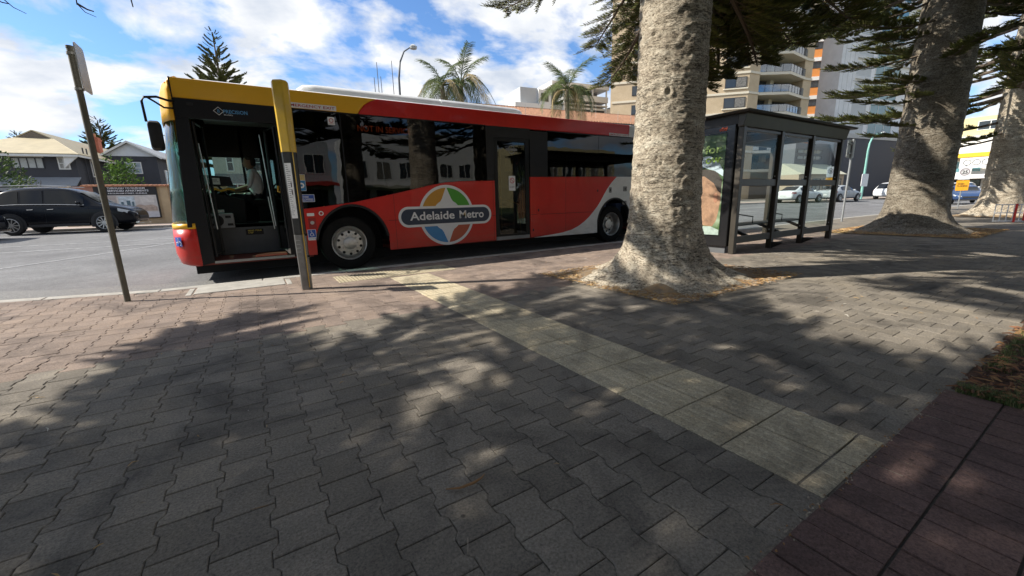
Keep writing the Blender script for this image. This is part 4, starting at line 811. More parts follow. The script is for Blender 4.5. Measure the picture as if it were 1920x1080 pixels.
def bough_mesh(seed, L=4.6, droop=0.10, dens=1.0, rad=0.0085, clen=(0.10, 0.19)):
    g = random.Random(seed); b = MB(); N = 14; pts = []; up = Vector((0, 0, 1))
    for i in range(N+1):
        t = i/N; pts.append(Vector((L*t, 0.22*math.sin(t*3 + seed) * t, -droop*L*t + 0.16*L*(t**2.6) - 0.03*math.sin(t*7)*L*0.2)))
    b.path(pts, [0.055*(1 - 0.88*i/N) + 0.004 for i in range(N+1)], 6, 0)
    def at(t):
        f = t*N; i = min(int(f), N-1); return pts[i].lerp(pts[i+1], f-i), (pts[i+1]-pts[i]).normalized()
    t = 0.16
    while t < 1.0:
        p, d = at(t)
        for sd_ in (-1, 1):
            if g.random() < 0.10: continue
            side = Vector((0, sd_, 0)); dirn = (d*g.uniform(0.55, 1.0) + side*g.uniform(0.5, 1.0) + up*g.uniform(-0.28, 0.18)).normalized()
            ln = g.uniform(0.55, 1.05)*(1.15 - 0.55*t)*(0.55 + 0.45*min(1, (t-0.1)*4)); k = 7; ap = []; c = p.copy(); dd = dirn.copy()
            for i in range(k+1):
                ap.append(c.copy()); dd = (dd + up*0.045 + d*0.04 + Vector((g.uniform(-.05, .05), g.uniform(-.05, .05), g.uniform(-.04, .04)))).normalized(); c = c + dd*(ln/k)
            b.path(ap, [0.009*(1 - 0.7*i/k) for i in range(k+1)], 3, 0, cap=False)
            nn = int(ln/0.021*dens); st = 0.12 if t > 0.45 else 0.30
            for j in range(nn):
                u = st + (1-st)*j/nn; f = u*k; i = min(int(f), k-1); q = ap[i].lerp(ap[i+1], f-i); ad = (ap[i+1]-ap[i]).normalized()
                sv = ad.cross(up).normalized()
                for s2 in (-1, 1):
                    cl = g.uniform(*clen)*(1.1 - 0.6*u); cd = ad*g.uniform(0.5, 0.95) + sv*(s2*g.uniform(0.6, 1.0)) + up*g.uniform(-0.15, 0.5)
                    cord(b, q, cd, cl, rad*g.uniform(0.8, 1.25), up, 1 if g.random() > 0.03 else 2)
            cord(b, ap[-1], dd, 0.14, rad*1.2, up, 1)
        t += g.uniform(0.016, 0.030)
    return b.mesh('bough', [m_wood, m_leaf, m_dry])
BOUGHS = [bough_mesh(11), bough_mesh(12, 4.2, 0.16), bough_mesh(13, 4.9, 0.06)]
FINE = [bough_mesh(21, 4.4, 0.14, 1.2, 0.0075), bough_mesh(22, 4.0, 0.22, 1.2, 0.0075)]
AIRY = [bough_mesh(23, 3.8, 0.16, 0.62, 0.0075, (0.09, 0.16)), bough_mesh(24, 3.6, 0.20, 0.62, 0.0075, (0.09, 0.16))]
COARSE = [bough_mesh(31, 4.6, 0.08, 0.42, 0.020, (0.20, 0.36))]
def pine(label, x, y, tm, seed, whorls, special=(), z0=0.0, group='Norfolk pines along the footpath', meshes=None, cat='tree', name='pine_tree'):
    t = thing(name, label, cat, (x, y, z0), 0, group); g = random.Random(seed)
    link('trunk', tm, t, (0, 0, 0), (0, 0, g.uniform(0, 6) if seed else 0))
    for zc, n, sc_, pitch in whorls:
        a0 = g.uniform(0, 2*PI)
        for k in range(n):
            a = a0 + 2*PI*k/n + g.uniform(-0.25, 0.25); s = sc_*g.uniform(0.85, 1.15)
            link('bough', g.choice(meshes or BOUGHS), t, (0.25*math.cos(a), 0.25*math.sin(a), zc + g.uniform(-0.25, 0.25)), (g.uniform(-0.25, 0.25), -R(pitch + g.uniform(-6, 6)), a), (s, s*g.choice((-1, 1)), s))
    for me, az, zc, pitch, s, roll in special:
        link('bough', me, t, (0.3*math.cos(R(az)), 0.3*math.sin(R(az)), zc), (R(roll), -R(pitch), R(az)), (s, s, s))
    return t
full = [(4.6 + i*0.85, 7, 1.15 - i*0.045, -8 + i*0.8) for i in range(13)]
high = [(6.2 + i*0.85, 5, 1.05 - i*0.045, -4 + i*0.8) for i in range(11)]
kn = [(R(169), 1.42, 0.085, 0.022), (R(-135), 1.06, 0.035, 0.016), (R(-128), 1.07, 0.03, 0.016), (R(-162), 2.32, 0.09, 0.016), (R(-146), 2.27, 0.06, 0.018), (R(-120), 1.5, 0.06, 0.016), (R(-108), 1.22, 0.08, 0.018), (R(-155), 1.50, 0.045, -0.014), (R(-145), 0.62, 0.06, 0.015), (R(-172), 2.9, 0.06, 0.014), (R(-100), 0.85, 0.07, 0.018), (R(178), 0.5, 0.07, 0.016)]
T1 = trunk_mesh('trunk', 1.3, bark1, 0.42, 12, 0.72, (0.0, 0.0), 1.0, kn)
T2 = trunk_mesh('trunk', 4.9, bark2, 0.60, 13, 0.62, (-0.022, 0.010), 0.6)
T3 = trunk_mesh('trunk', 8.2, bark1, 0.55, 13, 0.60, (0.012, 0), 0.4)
sp1 = [(AIRY[0], 104, 4.75, -16, 0.66, 10), (AIRY[1], 112, 4.45, -15, 0.46, -10), (AIRY[0], 60, 4.1, -22, 0.68, 0), (AIRY[1], 50, 4.5, -22, 0.82, 10), (AIRY[1], 65, 4.6, -20, 0.66, 5),
       (FINE[0], 31, 4.5, -19, 0.88, 10), (FINE[1], 42, 4.3, -18, 0.80, -10), (FINE[0], 22, 5.0, -15, 0.95, 0), (FINE[1], 35, 5.0, -14, 0.95, 0), (FINE[1], 26, 5.5, -12, 1.0, 8), (FINE[0], 8, 5.9, -12, 1.05, 0), (FINE[0], 45, 5.5, -12, 0.9, 0),
       (FINE[0], 5, 5.3, -12, 1.2, 0), (FINE[1], 16, 4.75, -13, 1.05, 6), (FINE[0], 33, 5.5, -12, 1.15, 6), (FINE[0], 14, 5.1, -13, 1.15, 0), (FINE[1], 19, 5.6, -13, 1.25, 8), (FINE[1], 27, 4.8, -13, 1.15, -6), (FINE[0], 11, 6.1, -12, 1.25, 0), (FINE[0], 150, 5.8, -3, 0.9, 10)]
pine('grey-barked pine with flared base standing nearest, in front of the bus', 4.60, 3.5, T1, 0, high, sp1)
pine('second pine trunk beyond the shelter, dark bark with sunlit base', 14.8, 3.45, T2, 5, [(4.6, 7, 0.34, -8), (5.3, 7, 0.46, -8), (5.7, 7, 0.60, -6), (6.2, 7, 0.75, -6)] + [(6.8 + i*0.85, 6, 1.05 - i*0.045, -4 + i*0.8) for i in range(10)],
     [(BOUGHS[0], 150, 3.9, -10, 0.36, 0), (BOUGHS[1], 178, 3.4, -6, 0.30, 0), (BOUGHS[0], 130, 4.4, -8, 0.45, 10), (BOUGHS[1], 200, 4.2, -6, 0.36, 0), (BOUGHS[1], 110, 3.0, -3, 0.34, 0), (BOUGHS[0], 160, 2.7, -2, 0.28, 0), (BOUGHS[2], 140, 3.3, -4, 0.32, 0), (BOUGHS[2], 165, 3.7, -4, 0.32, 20), (BOUGHS[0], 125, 3.7, -4, 0.36, -20)])
pine('third pine leaning at the right edge behind the barrier', 25.0, 3.4, T3, 9, full, [(BOUGHS[0], 120, 3.6, -6, 0.9, 0), (BOUGHS[1], 150, 3.2, -6, 0.8, 0), (BOUGHS[1], 95, 3.0, -4, 0.7, 0)])
pine('pine standing out of view to the left, shading the paving', -5.8, 3.0, T3, 13, [(4.1, 9, 0.85, -2), (4.7, 9, 0.92, -2), (5.3, 9, 0.95, -2), (6.0, 7, 0.95, 0)] + [(z+2.2, 4, s*0.93, q) for z, n, s, q in full[:9]], [(BOUGHS[0], -45, 5.0, -2, 1.1, 0)])
_t0 = bpy.data.objects['pine_tree.003']
for i_, tw_ in enumerate(([(-1.3, 3.1, 2.9), (-1.0, 3.2, 2.30), (-0.90, 3.2, 2.12), (-0.86, 3.2, 2.075), (-0.82, 3.2, 2.055)], [(-1.0, 3.2, 2.30), (-0.93, 3.22, 2.11), (-0.895, 3.2, 2.09), (-0.87, 3.2, 2.088)], [(-0.9, 3.1, 2.9), (-0.62, 3.2, 2.25), (-0.625, 3.2, 2.14), (-0.60, 3.2, 2.105), (-0.56, 3.2, 2.09)], [(-0.625, 3.2, 2.14), (-0.59, 3.2, 2.12), (-0.565, 3.2, 2.115)], [(-0.5, 3.1, 2.8), (-0.405, 3.2, 2.25), (-0.40, 3.2, 2.17)])):
    MB().path([(x + 5.8, y - 3.0, z) for x, y, z in tw_], [0.006, 0.004, 0.0028, 0.002, 0.0012][:len(tw_)], 5).build('twig', m_wood, _t0)
gp = 'pines in the park across from the bus'
for i, (x, y, rz_) in enumerate(((-2.2, -4.6, 1), (4.4, -5.6, 2), (11.5, -5.2, 3), (-11, -6, 4))):
    pine(('park pine with its trunk mirrored nearest the bus front door', 'park pine mirrored beside the emblem', 'park pine mirrored by the rear door of the bus', 'park pine out of view behind and left', 'park pine out of view behind the barrier')[i], x, y, T3 if i % 2 else T2, 20+i, [(z, 6, s, q) for z, n, s, q in full[:9]], group=gp)
# far pines above the roofs, with their tiers showing
tf = MB().path([(0,0,0), (0,0,10), (0,0,22)], [0.45, 0.3, 0.05], 8).mesh('trunk', m_wood)
def far_pine(label, s, d, H, k, seed, width=1.0):
    p = F(s, d, FZ); ws_ = [(H*(0.28 + 0.71*i/21), 7, k*(1.0 - 0.93*i/21) + 0.05, 4 + i*1.2) for i in range(22)]
    t = pine(label, p.x, p.y, tf, seed, ws_, z0=p.z, group='pines beyond the roofs', meshes=COARSE)
    [c for c in t.children if c.name.startswith('trunk')][0].scale = (1, 1, H/22)
far_pine('tall pine with tiered branches rising behind the bus roof', -8.4, 50, 24.6, 1.5, 41)
far_pine('small pine between the two dark houses', -26.3, 60, 14.0, 1.05, 42)
far_pine('pine tip just above the beige house roof', -40.0, 70, 13.2, 0.8, 43)
# --- palms
m_fr = leafm('palm_leaf', (0.085, 0.115, 0.035)); m_frd = M('palm_dry', (0.36, 0.28, 0.14), 0.9, var=0.2); m_pt = M('palm_trunk', (0.28, 0.22, 0.16), 0.9, var=0.3, vs=4, bump=0.8, bs=14)
def frond_mesh(seed, dry=False, L=3.0, droop=1.0):
    g = random.Random(seed); b = MB(); N = 12; pts = [Vector((L*t*(1 - 0.25*droop*t), 0, L*(0.55*t - droop*0.95*t*t))) for t in [i/N for i in range(N+1)]]
    b.path(pts, [0.035*(1-0.9*i/N)+0.004 for i in range(N+1)], 4, 0)
    for j in range(56):
        t = 0.14 + 0.86*j/56; f = t*N; i = min(int(f), N-1); p = pts[i].lerp(pts[i+1], f-i); d = (pts[i+1]-pts[i]).normalized()
        for s in (-1, 1):
            l = (0.75 - 0.45*abs(t-0.45))*g.uniform(0.8, 1.1); dv = (d*0.75 + Vector((0, s*0.8, 0)) + Vector((0, 0, g.uniform(-0.5, 0.15)))).normalized()
            w_ = 0.020; q = p + dv*l*0.5; e = p + dv*l + Vector((0, 0, -0.28*l)); u = d*w_
            b.add([p-u*0.6, p+u*0.6, q+u, q-u, e], [(0,1,2,3),(3,2,4)], 0)
    return b.mesh('frond', m_frd if dry else m_fr)
FR = [frond_mesh(1), frond_mesh(2, droop=1.35), frond_mesh(3, droop=0.5), frond_mesh(4, True, droop=1.5)]
def palm(label, s, d, H, k, seed, spread=14, up=0.4):
    p = F(s, d, FZ); t = thing('palm_tree', label, 'palm', tuple(p), 0, 'palms across the street'); g = random.Random(seed)
    MB().path([(0,0,0), (0.05,0,H*0.5), (0,0,H-0.3), (0,0,H)], [0.22, 0.17, 0.15, 0.10], 10).build('trunk', m_pt, t, smooth=True)
    for i in range(spread):
        a = 2.4*i + g.uniform(-0.2, 0.2); pit = R(-8 - 38*(i/spread)) if i > spread*(1-up) else R(g.uniform(-22, 22))
        m_ = FR[2] if i > spread*(1-up) else g.choice(FR[:2]) if i > 3 else FR[3]; kk = k*g.uniform(0.85, 1.1)
        link('frond', m_, t, (0, 0, H-0.1), (0, pit, a), (kk, kk, kk))
palm('left palm of the pair behind the bus, with ragged fronds', 11.35, 5, 8.5, 0.95, 51, 15, 0.2)
palm('right palm of the pair behind the bus, with one tall upright frond', 12.75, 5.2, 8.8, 1.08, 52, 16, 0.25)
palm('drooping green palm in front of the white building', 21.2, 5, 9.0, 1.05, 53, 20, 0.25)
# --- shrubs with separate leaves
def shrub(label, s, d, w_, h_, seed, n=900, lf=0.11, c=(0.06, 0.12, 0.02), zb=0.0):
    p = F(s, d, FZ + zb); t = thing('shrub', label, 'shrub', tuple(p), THF); g = random.Random(seed); b = MB(); st_ = MB()
    for k in range(9): a = g.uniform(0, 6.3); st_.path([(0.05*math.cos(a), 0.05*math.sin(a), 0), (w_*0.2*math.cos(a), 0.2*math.sin(a), h_*0.5), (w_*0.42*math.cos(a), 0.4*math.sin(a), h_*g.uniform(0.75, 1.0))], [0.03, 0.02, 0.006], 4)
    st_.build('stem', m_wood, t)
    for k in range(n):
        a = g.uniform(0, 2*PI); zt = g.uniform(0.12, 1.0); rr = math.sqrt(g.random())*(0.55 + 0.45*math.sin(zt*PI))*(1 + 0.35*noise.noise(Vector((math.cos(a)*2, zt*3, seed))))
        c0 = Vector((rr*w_/2*math.cos(a), rr*0.7*math.sin(a), zt*h_*(1 + 0.2*noise.noise(Vector((a*1.3, seed, 2)))))); nrm = Vector((g.gauss(0, 1), g.gauss(0, 1), g.gauss(0.6, 0.7))).normalized(); u = nrm.orthogonal().normalized(); v = nrm.cross(u); l = lf*g.uniform(0.6, 1.3)
        b.add([c0-u*l, c0-v*l*0.45, c0+u*l, c0+v*l*0.45 + nrm*l*0.2], [(0,1,2,3)])
    b.build('foliage', leafm('shrub_leaf_%d' % seed, c), t)
shrub('bright green shrub behind the billboard wall', -7.35, 8, 2.2, 3.5, 61, 1500, 0.10, (0.085, 0.16, 0.03))
shrub('loose olive-green tree left, in front of the beige-roofed house', -11.6, 6.5, 2.3, 3.5, 62, 900, 0.10, (0.05, 0.085, 0.025))
shrub('sparse shrub behind the parked black car', -10.3, 5.5, 1.4, 2.5, 63, 500, 0.08, (0.06, 0.10, 0.03))
# ================================================================== STREET FURNITURE
c_bronze = M('shelter_bronze', (0.060, 0.052, 0.040), 0.42, metal=0.35, var=0.15, vs=4, bump=0.05, bs=30)
c_bronze2 = M('shelter_dark', (0.028, 0.026, 0.023), 0.5, var=0.15)
g_pane = glass('shelter_glass', (0.90, 0.93, 0.92), 0.008, graz=0.35)
sh = thing('bus_shelter', 'dark metal and glass bus shelter with an advertising panel on its end', 'bus shelter', (7.50, 4.16, 0))
PX = [0.0, 1.36, 2.68, 4.12]
for i, x in enumerate(PX): MB().box(x-0.05, x+0.05, -0.05, 0.05, 0.0, 2.34).build('post', c_bronze, sh, bevel=0.006)
for x in PX[1:3]: MB().prism([(-0.05, 0.13), (-0.28, 0.13), (-0.05, -0.0)], x-0.03, x+0.03, 'x').build('foot_bracket', c_bronze2, sh)
for x in (0.0, 4.12): MB().box(x-0.045, x+0.045, 1.40, 1.49, 0.0, 2.34).build('post', c_bronze, sh, bevel=0.006)
for a_, b_ in zip(PX, PX[1:]):
    for z0, z1, nm in ((1.235, 1.36, 'mid_rail'), (0.19, 0.315, 'bottom_rail'), (2.19, 2.24, 'top_rail')): MB().box(a_+0.05, b_-0.05, -0.028, 0.028, z0, z1).build(nm, c_bronze, sh, bevel=0.004)
    for z0, z1 in ((0.335, 1.225), (1.37, 2.18)):
        p = MB().box(a_+0.06, b_-0.06, -0.005, 0.005, z0, z1).build('pane', g_pane, sh)
        for cx_ in (a_+0.09, b_-0.09): MB().lathe([(0, -0.016), (0.012, -0.014), (0.012, -0.005)], 8, (cx_, 0, z0+0.05), 'y').build('pane_clip', M('clip_steel', (0.6, 0.6, 0.58), 0.4, metal=0.6), p)
for y0 in (-0.06, 1.42):
    MB().prism([(y0, 2.25), (y0+0.10, 2.25), (y0+0.10, 2.46), (y0-0.05, 2.46)], -0.10, 4.22, 'x').build('roof_beam', c_bronze, sh, bevel=0.005)
for x in (-0.10, 1.33, 2.65, 4.10): MB().box(x, x+0.10, 0.04, 1.42, 2.30, 2.45).build('roof_cross_beam', c_bronze2, sh, bevel=0.005)
rfs = MB().frus((-0.22, 4.34, -0.20, 1.66), 2.462, (-0.24, 4.36, -0.22, 1.68), 2.50).build('roof', c_bronze2, sh, bevel=0.006)
MB().box(4.115, 4.125, 0.10, 1.38, 0.34, 2.16).build('end_pane', g_pane, sh)
bn = MB().box(0.35, 3.70, 0.36, 0.74, 0.455, 0.485).build('bench', c_bronze2, sh, bevel=0.008)
for x in (0.75, 2.02, 3.30): MB().prism([(0.05, 0.27), (0.10, 0.22), (0.62, 0.43), (0.62, 0.46), (0.55, 0.46)], x-0.02, x+0.02, 'x').build('bench_bracket', c_bronze2, bn)
for x in (1.45, 2.70): MB().path([(x, 0.42, 0.48), (x, 0.42, 0.62), (x, 0.72, 0.66), (x, 0.74, 0.50)], 0.014, 6).build('bench_armrest', c_bronze2, bn)
# advertising panel on the near end
adp = MB().box(-0.09, 0.07, 0.07, 1.40, 0.13, 2.32).build('advert_cabinet', M('cabinet_black', (0.012, 0.012, 0.013), 0.25, var=0.1), sh, bevel=0.015)
PXF = -0.094
a = NT('poster_leaves', 0.4)
a.color(a.ramp(a.noise(3.4, 3, 0.45), [(0.32, (0.03, 0.07, 0.025)), (0.5, (0.10, 0.16, 0.06)), (0.62, (0.30, 0.36, 0.22)), (0.75, (0.55, 0.62, 0.5))]))
def pplate(name, poly, mat, k, par=adp): return MB().prism(poly, PXF - 0.0016*k - 0.0012, PXF - 0.0016*k, 'x').build(name, mat, par)
# on this face the viewer's right is towards the footpath, so y runs from right (0.23) to left (1.30)
pplate('poster', [(0.23, 0.34), (1.30, 0.34), (1.30, 2.17), (0.23, 2.17)], MATS['poster_leaves'], 0)
pplate('poster_face', [(0.37, 0.50), (0.30, 0.62), (0.27, 0.80), (0.245, 1.0), (0.26, 1.18), (0.30, 1.36), (0.42, 1.47), (0.62, 1.50), (0.82, 1.42), (0.90, 1.2), (0.88, 0.9), (0.78, 0.68), (0.62, 0.52)], M('poster_skin', (0.40, 0.22, 0.13), 0.5, var=0.4, vs=7), 1)
pplate('poster_hair', [(0.25, 1.12), (0.31, 1.16), (0.40, 1.30), (0.60, 1.44), (0.86, 1.44), (0.92, 1.3), (0.9, 1.5), (0.62, 1.58), (0.36, 1.52), (0.25, 1.36)], M('poster_hair', (0.06, 0.045, 0.035), 0.6, var=0.3, vs=20), 2)
pplate('poster_cap', [(0.235, 1.42), (0.40, 1.53), (0.62, 1.60), (0.92, 1.52), (0.95, 1.66), (0.75, 1.80), (0.50, 1.80), (0.32, 1.66), (0.235, 1.52)], M('poster_cap', (0.55, 0.62, 0.66), 0.5, var=0.15, vs=6), 3)
pplate('poster_ear', [(0.30, 0.98), (0.34, 0.94), (0.38, 0.98), (0.38, 1.10), (0.33, 1.13), (0.30, 1.08)], M('poster_ear', (0.48, 0.22, 0.13), 0.5), 4)
pplate('poster_shirt', [(0.235, 0.345), (1.295, 0.345), (1.295, 0.50), (0.9, 0.58), (0.62, 0.50), (0.40, 0.50), (0.235, 0.44)], M('poster_shirt', (0.45, 0.52, 0.45), 0.5, var=0.3, vs=9), 4)
for s_, z_, w_, cc_ in (('Ready for', 1.86, 0.86, (0.62, 0.80, 0.25)), ('tomorrow', 1.68, 0.90, (0.50, 0.72, 0.12))):
    t_ = text('poster_lettering', s_[-3:] if s_[0] == 'R' else s_[-2:], M('poster_ink_%d' % int(z_*100), cc_, 0.5, var=0), adp, (PXF-0.0085, 0.62 if s_[0] == 'R' else 0.60, z_-0.01), 0.32 if s_[0] == 'R' else 0.30, 0.14, right=(0, -1, 0), bold=0.02)
text('advert_mark', 'oOh!', M('ink_orange', (0.75, 0.10, 0.02), 0.5, var=0), adp, (PXF-0.001, 0.37, 2.215), 0.14, 0.06, right=(0, -1, 0), bold=0.03)
pplate('poster_glass', [(0.21, 0.32), (1.32, 0.32), (1.32, 2.19), (0.21, 2.19)], glass('poster_glass', (0.93, 0.95, 0.95), 0.0), 8)
MB().box(-0.04, 0.03, 0.12, 1.36, 0.0, 0.13).build('cabinet_foot', M('cabinet_foot', (0.10, 0.105, 0.11), 0.7), adp)
# --- stop totem with yellow head
tt = thing('stop_totem', 'tall bus stop totem with yellow head and timetable beside the bus door', 'bus stop sign', (0.485, 5.88, 0))
def totem_ring(k): return [(x*k, y*k) for x, y in ((-0.086, 0.03), (-0.078, -0.03), (0.0, -0.075), (0.018, -0.078), (0.072, -0.040), (0.086, 0.0), (0.080, 0.05), (0.0, 0.078))]
m_tb = M('totem_dark', (0.035, 0.034, 0.032), 0.35, metal=0.5, var=0.4, vs=7); m_ty = M('totem_yellow', (0.66, 0.42, 0.02), 0.35, var=0.12, vs=5, coat=0.3); m_ts = M('totem_steel', (0.17, 0.165, 0.155), 0.38, metal=0.7, var=0.25, vs=9)
MB().loft([[(x, y, z) for x, y in totem_ring(k)] for z, k in ((0.0, 0.76), (0.72, 0.86))], closed=True, cap=True).build('lower_shaft', m_ts, tt, bevel=0.004)
sh_ = MB().loft([[(x, y, z) for x, y in totem_ring(k)] for z, k in ((0.721, 0.86), (1.73, 0.985))], closed=True, cap=True).build('upper_shaft', m_tb, tt, bevel=0.004)
hd2 = MB().loft([[(x, y, z) for x, y in totem_ring(k)] for z, k in ((1.731, 1.0), (2.47, 1.08), (2.535, 1.05), (2.55, 0.9))], closed=True, cap=True).build('yellow_head', m_ty, tt, bevel=0.004)
def on_face(p, q, t0, t1, z0, z1, off, k0, k1):
    P, Q = Vector(p), Vector(q); n = Vector(((Q-P).y, -(Q-P).x)).normalized(); r = []
    for z, k in ((z0, k0), (z1, k1)):
        for t in (t0, t1): v = (P + (Q-P)*t)*k + n*off; r.append((v.x, v.y, z))
    return MB().add([r[0], r[1], r[3], r[2]], [(0,1,2,3)])
rg = totem_ring(1)
kz = lambda z: 0.76 + 0.225*z/1.73
tim = on_face(rg[1], rg[2], 0.04, 0.96, 0.93, 1.60, 0.003, kz(0.93), kz(1.60)).build('timetable', M('timetable_paper', (0.80, 0.81, 0.80), 0.5, var=0.12, vs=14), sh_)
for i in range(26):
    z = 0.97 + i*0.024; on_face(rg[1], rg[2], 0.16, 0.16 + random.uniform(0.25, 0.62), z, z+0.007, 0.0045, kz(z), kz(z)).build('timetable_line', M('timetable_ink', (0.25, 0.26, 0.28), 0.6), tim)
for k in (0, 1): on_face(rg[1], rg[2], 0.58, 0.72, 1.22+0.09*k, 1.28+0.09*k, 0.0055, kz(1.25), kz(1.25)).build('timetable_symbol', MATS['print_black'], tim)
on_face(rg[3], rg[4], 0.12, 0.36, 0.03, 1.725, 0.003, kz(0.03), kz(1.725)).build('yellow_stripe', m_ty, tt)
on_face(rg[4], rg[5], 0.30, 0.9, 0.72, 0.74, 0.003, kz(0.7), kz(0.7)).build('shaft_joint', c_blk, tt)
for i in range(4): on_face(rg[1], rg[2], 0.10, 0.75, 0.50+i*0.05, 0.503+i*0.05, 0.003, kz(0.5), kz(0.5)).build('braille_line', M('line_pale', (0.5, 0.5, 0.48), 0.5), tt)
for z in (0.42, 0.70): MB().lathe([(0, 0.0), (0.018, 0.004), (0.018, 0.03)], 8, (0.075*kz(z), -0.03, z), 'z').build('bolt', c_blk, tt)
# --- leaning sign post, sign seen edge-on
m_post = M('post_olive', (0.125, 0.115, 0.085), 0.6, metal=0.2, var=0.2, vs=6)
sp = thing('sign_post', 'leaning olive steel post at left with a sign turned edge-on', 'sign post', (-1.42, 6.53, 0))
MB().path([(0, 0, -0.02), (0.003, 0, 1.4), (0.010, 0, 2.80)], 0.031, 12).lathe([(0.034, 2.79), (0.034, 2.815), (0.0, 2.825)], 12, (0.010, 0, 0)).build('post', m_post, sp, smooth=True)
sgv = Vector((0.0, 1.0, 0)).normalized(); sc0 = Vector((0.085, -0.005, 0))
pl_ = MB(); tn = Vector((sgv.y, -sgv.x, 0))*0.004
pl_.loft([[tuple(sc0 + sgv*(u-0.04) + tn*s_ + Vector((0, 0, 2.585 + v))) for u, v in rrect(-0.15, 0.15, -0.235, 0.235, 0.04)] for s_ in (-1, 1)], closed=True, cap=True)
pl_.build('sign_panel', M('sign_back_white', (0.55, 0.56, 0.57), 0.5, metal=0.2), sp)
for z in (2.385, 2.74):
    MB().lathe([(0.033, z-0.012), (0.039, z-0.012), (0.039, z+0.012), (0.033, z+0.012)], 14, (0.009, 0, 0)).path([(0.03, 0, z), tuple(sc0 + Vector((0, 0, z)))], 0.010, 6).build('bracket', M('bracket_grey', (0.30, 0.29, 0.26), 0.5, metal=0.5), sp)
MB().path([tuple(sc0 + Vector((-0.012, 0, 2.40))), tuple(sc0 + Vector((-0.014, 0, 2.74)))], 0.010, 6).build('sign_rail', MATS['bracket_grey'], sp)
# --- post with the back of a sign, beyond the shelter
s2 = thing('sign_post', 'thin grey post with square sign back just right of the shelter', 'sign post', (18.75, 6.34, 0))
MB().path([(0, 0, -0.02), (0.02, 0, 2.95)], 0.035, 10).build('post', M('galvanised', (0.33, 0.34, 0.34), 0.5, metal=0.6, var=0.15), s2, smooth=True)
MB().prism(rrect(-0.33, 0.33, 2.30, 2.92, 0.05), 0.035, 0.045, 'y').build('sign_panel', M('sign_back_grey', (0.36, 0.37, 0.35), 0.5, metal=0.3), s2)
for z in (2.45, 2.78): MB().box(-0.22, 0.22, 0.0, 0.036, z-0.02, z+0.02).build('bracket', MATS['galvanised'], s2)
def lamp_post(label, p, H, reach, az, mat, headm, r=0.06):
    t = thing('street_lamp', label, 'street lamp', tuple(p), az)
    pts = [(0, 0, 0), (0, 0, H*0.72), (0.02*reach, 0, H*0.82), (0.18*reach, 0, H*0.91), (0.5*reach, 0, H*0.97), (reach, 0, H)]
    MB().path(pts, [r*1.2, r, r*0.9, r*0.75, r*0.6, r*0.5], 10).build('pole', mat, t, smooth=True)
    hdm = MB().lathe([(0.0, 0.10), (0.10, 0.09), (0.20, 0.0), (0.17, -0.10), (0.0, -0.14)], 14, (reach+0.12, 0, H+0.02)).build('lamp_head', headm, t, smooth=True); hdm.scale = (1, 1, 1)
    return t
lamp_post('curved grey street lamp rising behind the bus roof', F(7.5, -0.6, FZ), 8.6, 0.75, THF, M('lamp_grey', (0.10, 0.11, 0.12), 0.5), M('lamp_head', (0.45, 0.46, 0.45), 0.4, var=0.2))
gl_ = lamp_post('pale green street lamp in front of the dark blue wall', F(52.0, -0.5, FZ), 6.3, 2.0, THF, M('lamp_green', (0.20, 0.42, 0.36), 0.5), M('lamp_head', (0.45, 0.46, 0.45), 0.4, var=0.2), 0.09)
MB().prism(rrect(-0.65, 0.45, 1.2, 2.4, 0.1), -0.16, -0.12, 'y').build('sign_panel', M('sign_white', (0.7, 0.7, 0.69), 0.5), gl_)
# speed signs
def speed_sign(label, p, rz, k=1.0):
    t = thing('speed_sign', label, 'road sign', tuple(p), rz)
    MB().path([(0, 0.03, 0), (0, 0.03, 3.0*k)], 0.04*k, 8).build('post', MATS['galvanised'], t, smooth=True)
    MB().prism(rrect(-0.30*k, 0.30*k, 2.0*k, 2.9*k, 0.05*k), -0.012, 0.0, 'y').build('white_panel', MATS['sign_white'], t)
    MB().lathe([(0.24*k, -0.015), (0.24*k, -0.018), (0.19*k, -0.018), (0.19*k, -0.015)], 24, (0, 0, 2.52*k), 'y').build('ring', M('ring_grey', (0.25, 0.2, 0.22), 0.5), t)
    text('digits', '25', MATS['print_black'], t, (0, -0.016, 2.41*k), 0.26*k, 0.21*k, align='CENTER', bold=0.03)
    y_ = MB().prism(rrect(-0.32*k, 0.32*k, 1.25*k, 1.95*k, 0.04*k), -0.012, 0.0, 'y').build('yellow_panel', M('sign_amber', (0.78, 0.36, 0.02), 0.5), t)
    text('panel_words', 'WHEN\nFLASHING', MATS['print_black'], y_, (0, -0.016, 1.66*k), 0.5*k, 0.10*k, align='CENTER', bold=0.02)
    return t
speed_sign('round 25 sign over amber plate seen between the right-hand pine trunks', (34.0, 6.15, 0.0), R(-68), 0.80)
speed_sign('speed sign over amber plate seen through the shelter glass', F(46.5, -0.4, FZ), THF - R(25), 1.05)
# barrier of white mesh with red panel, right edge
bt = thing('barrier', 'low white mesh barrier with red panel beside the third pine', 'barrier', (20.4, 2.85, 0), R(-58))
m_bw = M('barrier_white', (0.70, 0.70, 0.69), 0.5); m_br = M('barrier_red', (0.60, 0.03, 0.02), 0.5)
for z in (0.02, 0.28, 0.54): MB().box(0, 3.4, -0.015, 0.015, z, z+0.03).build('rail', m_bw, bt)
for i in range(24):
    x = i*0.145
    if not 0.62 < x < 1.12: MB().box(x, x+0.02, -0.010, 0.010, 0.05, 0.54).build('bar', m_bw, bt)
MB().box(0.66, 1.06, -0.025, -0.017, 0.05, 0.56).build('red_panel', m_br, bt); MB().box(0.45, 0.50, -0.03, 0.03, 0, 0.58).build('red_post', m_br, bt); MB().box(1.42, 1.5, -0.03, 0.03, 0, 0.58).build('red_post', m_br, bt)
bs_ = thing('bicycle_rack', 'curved dark bicycle rack behind the barrier at the right edge', 'bicycle rack', (22.6, 1.75, 0))
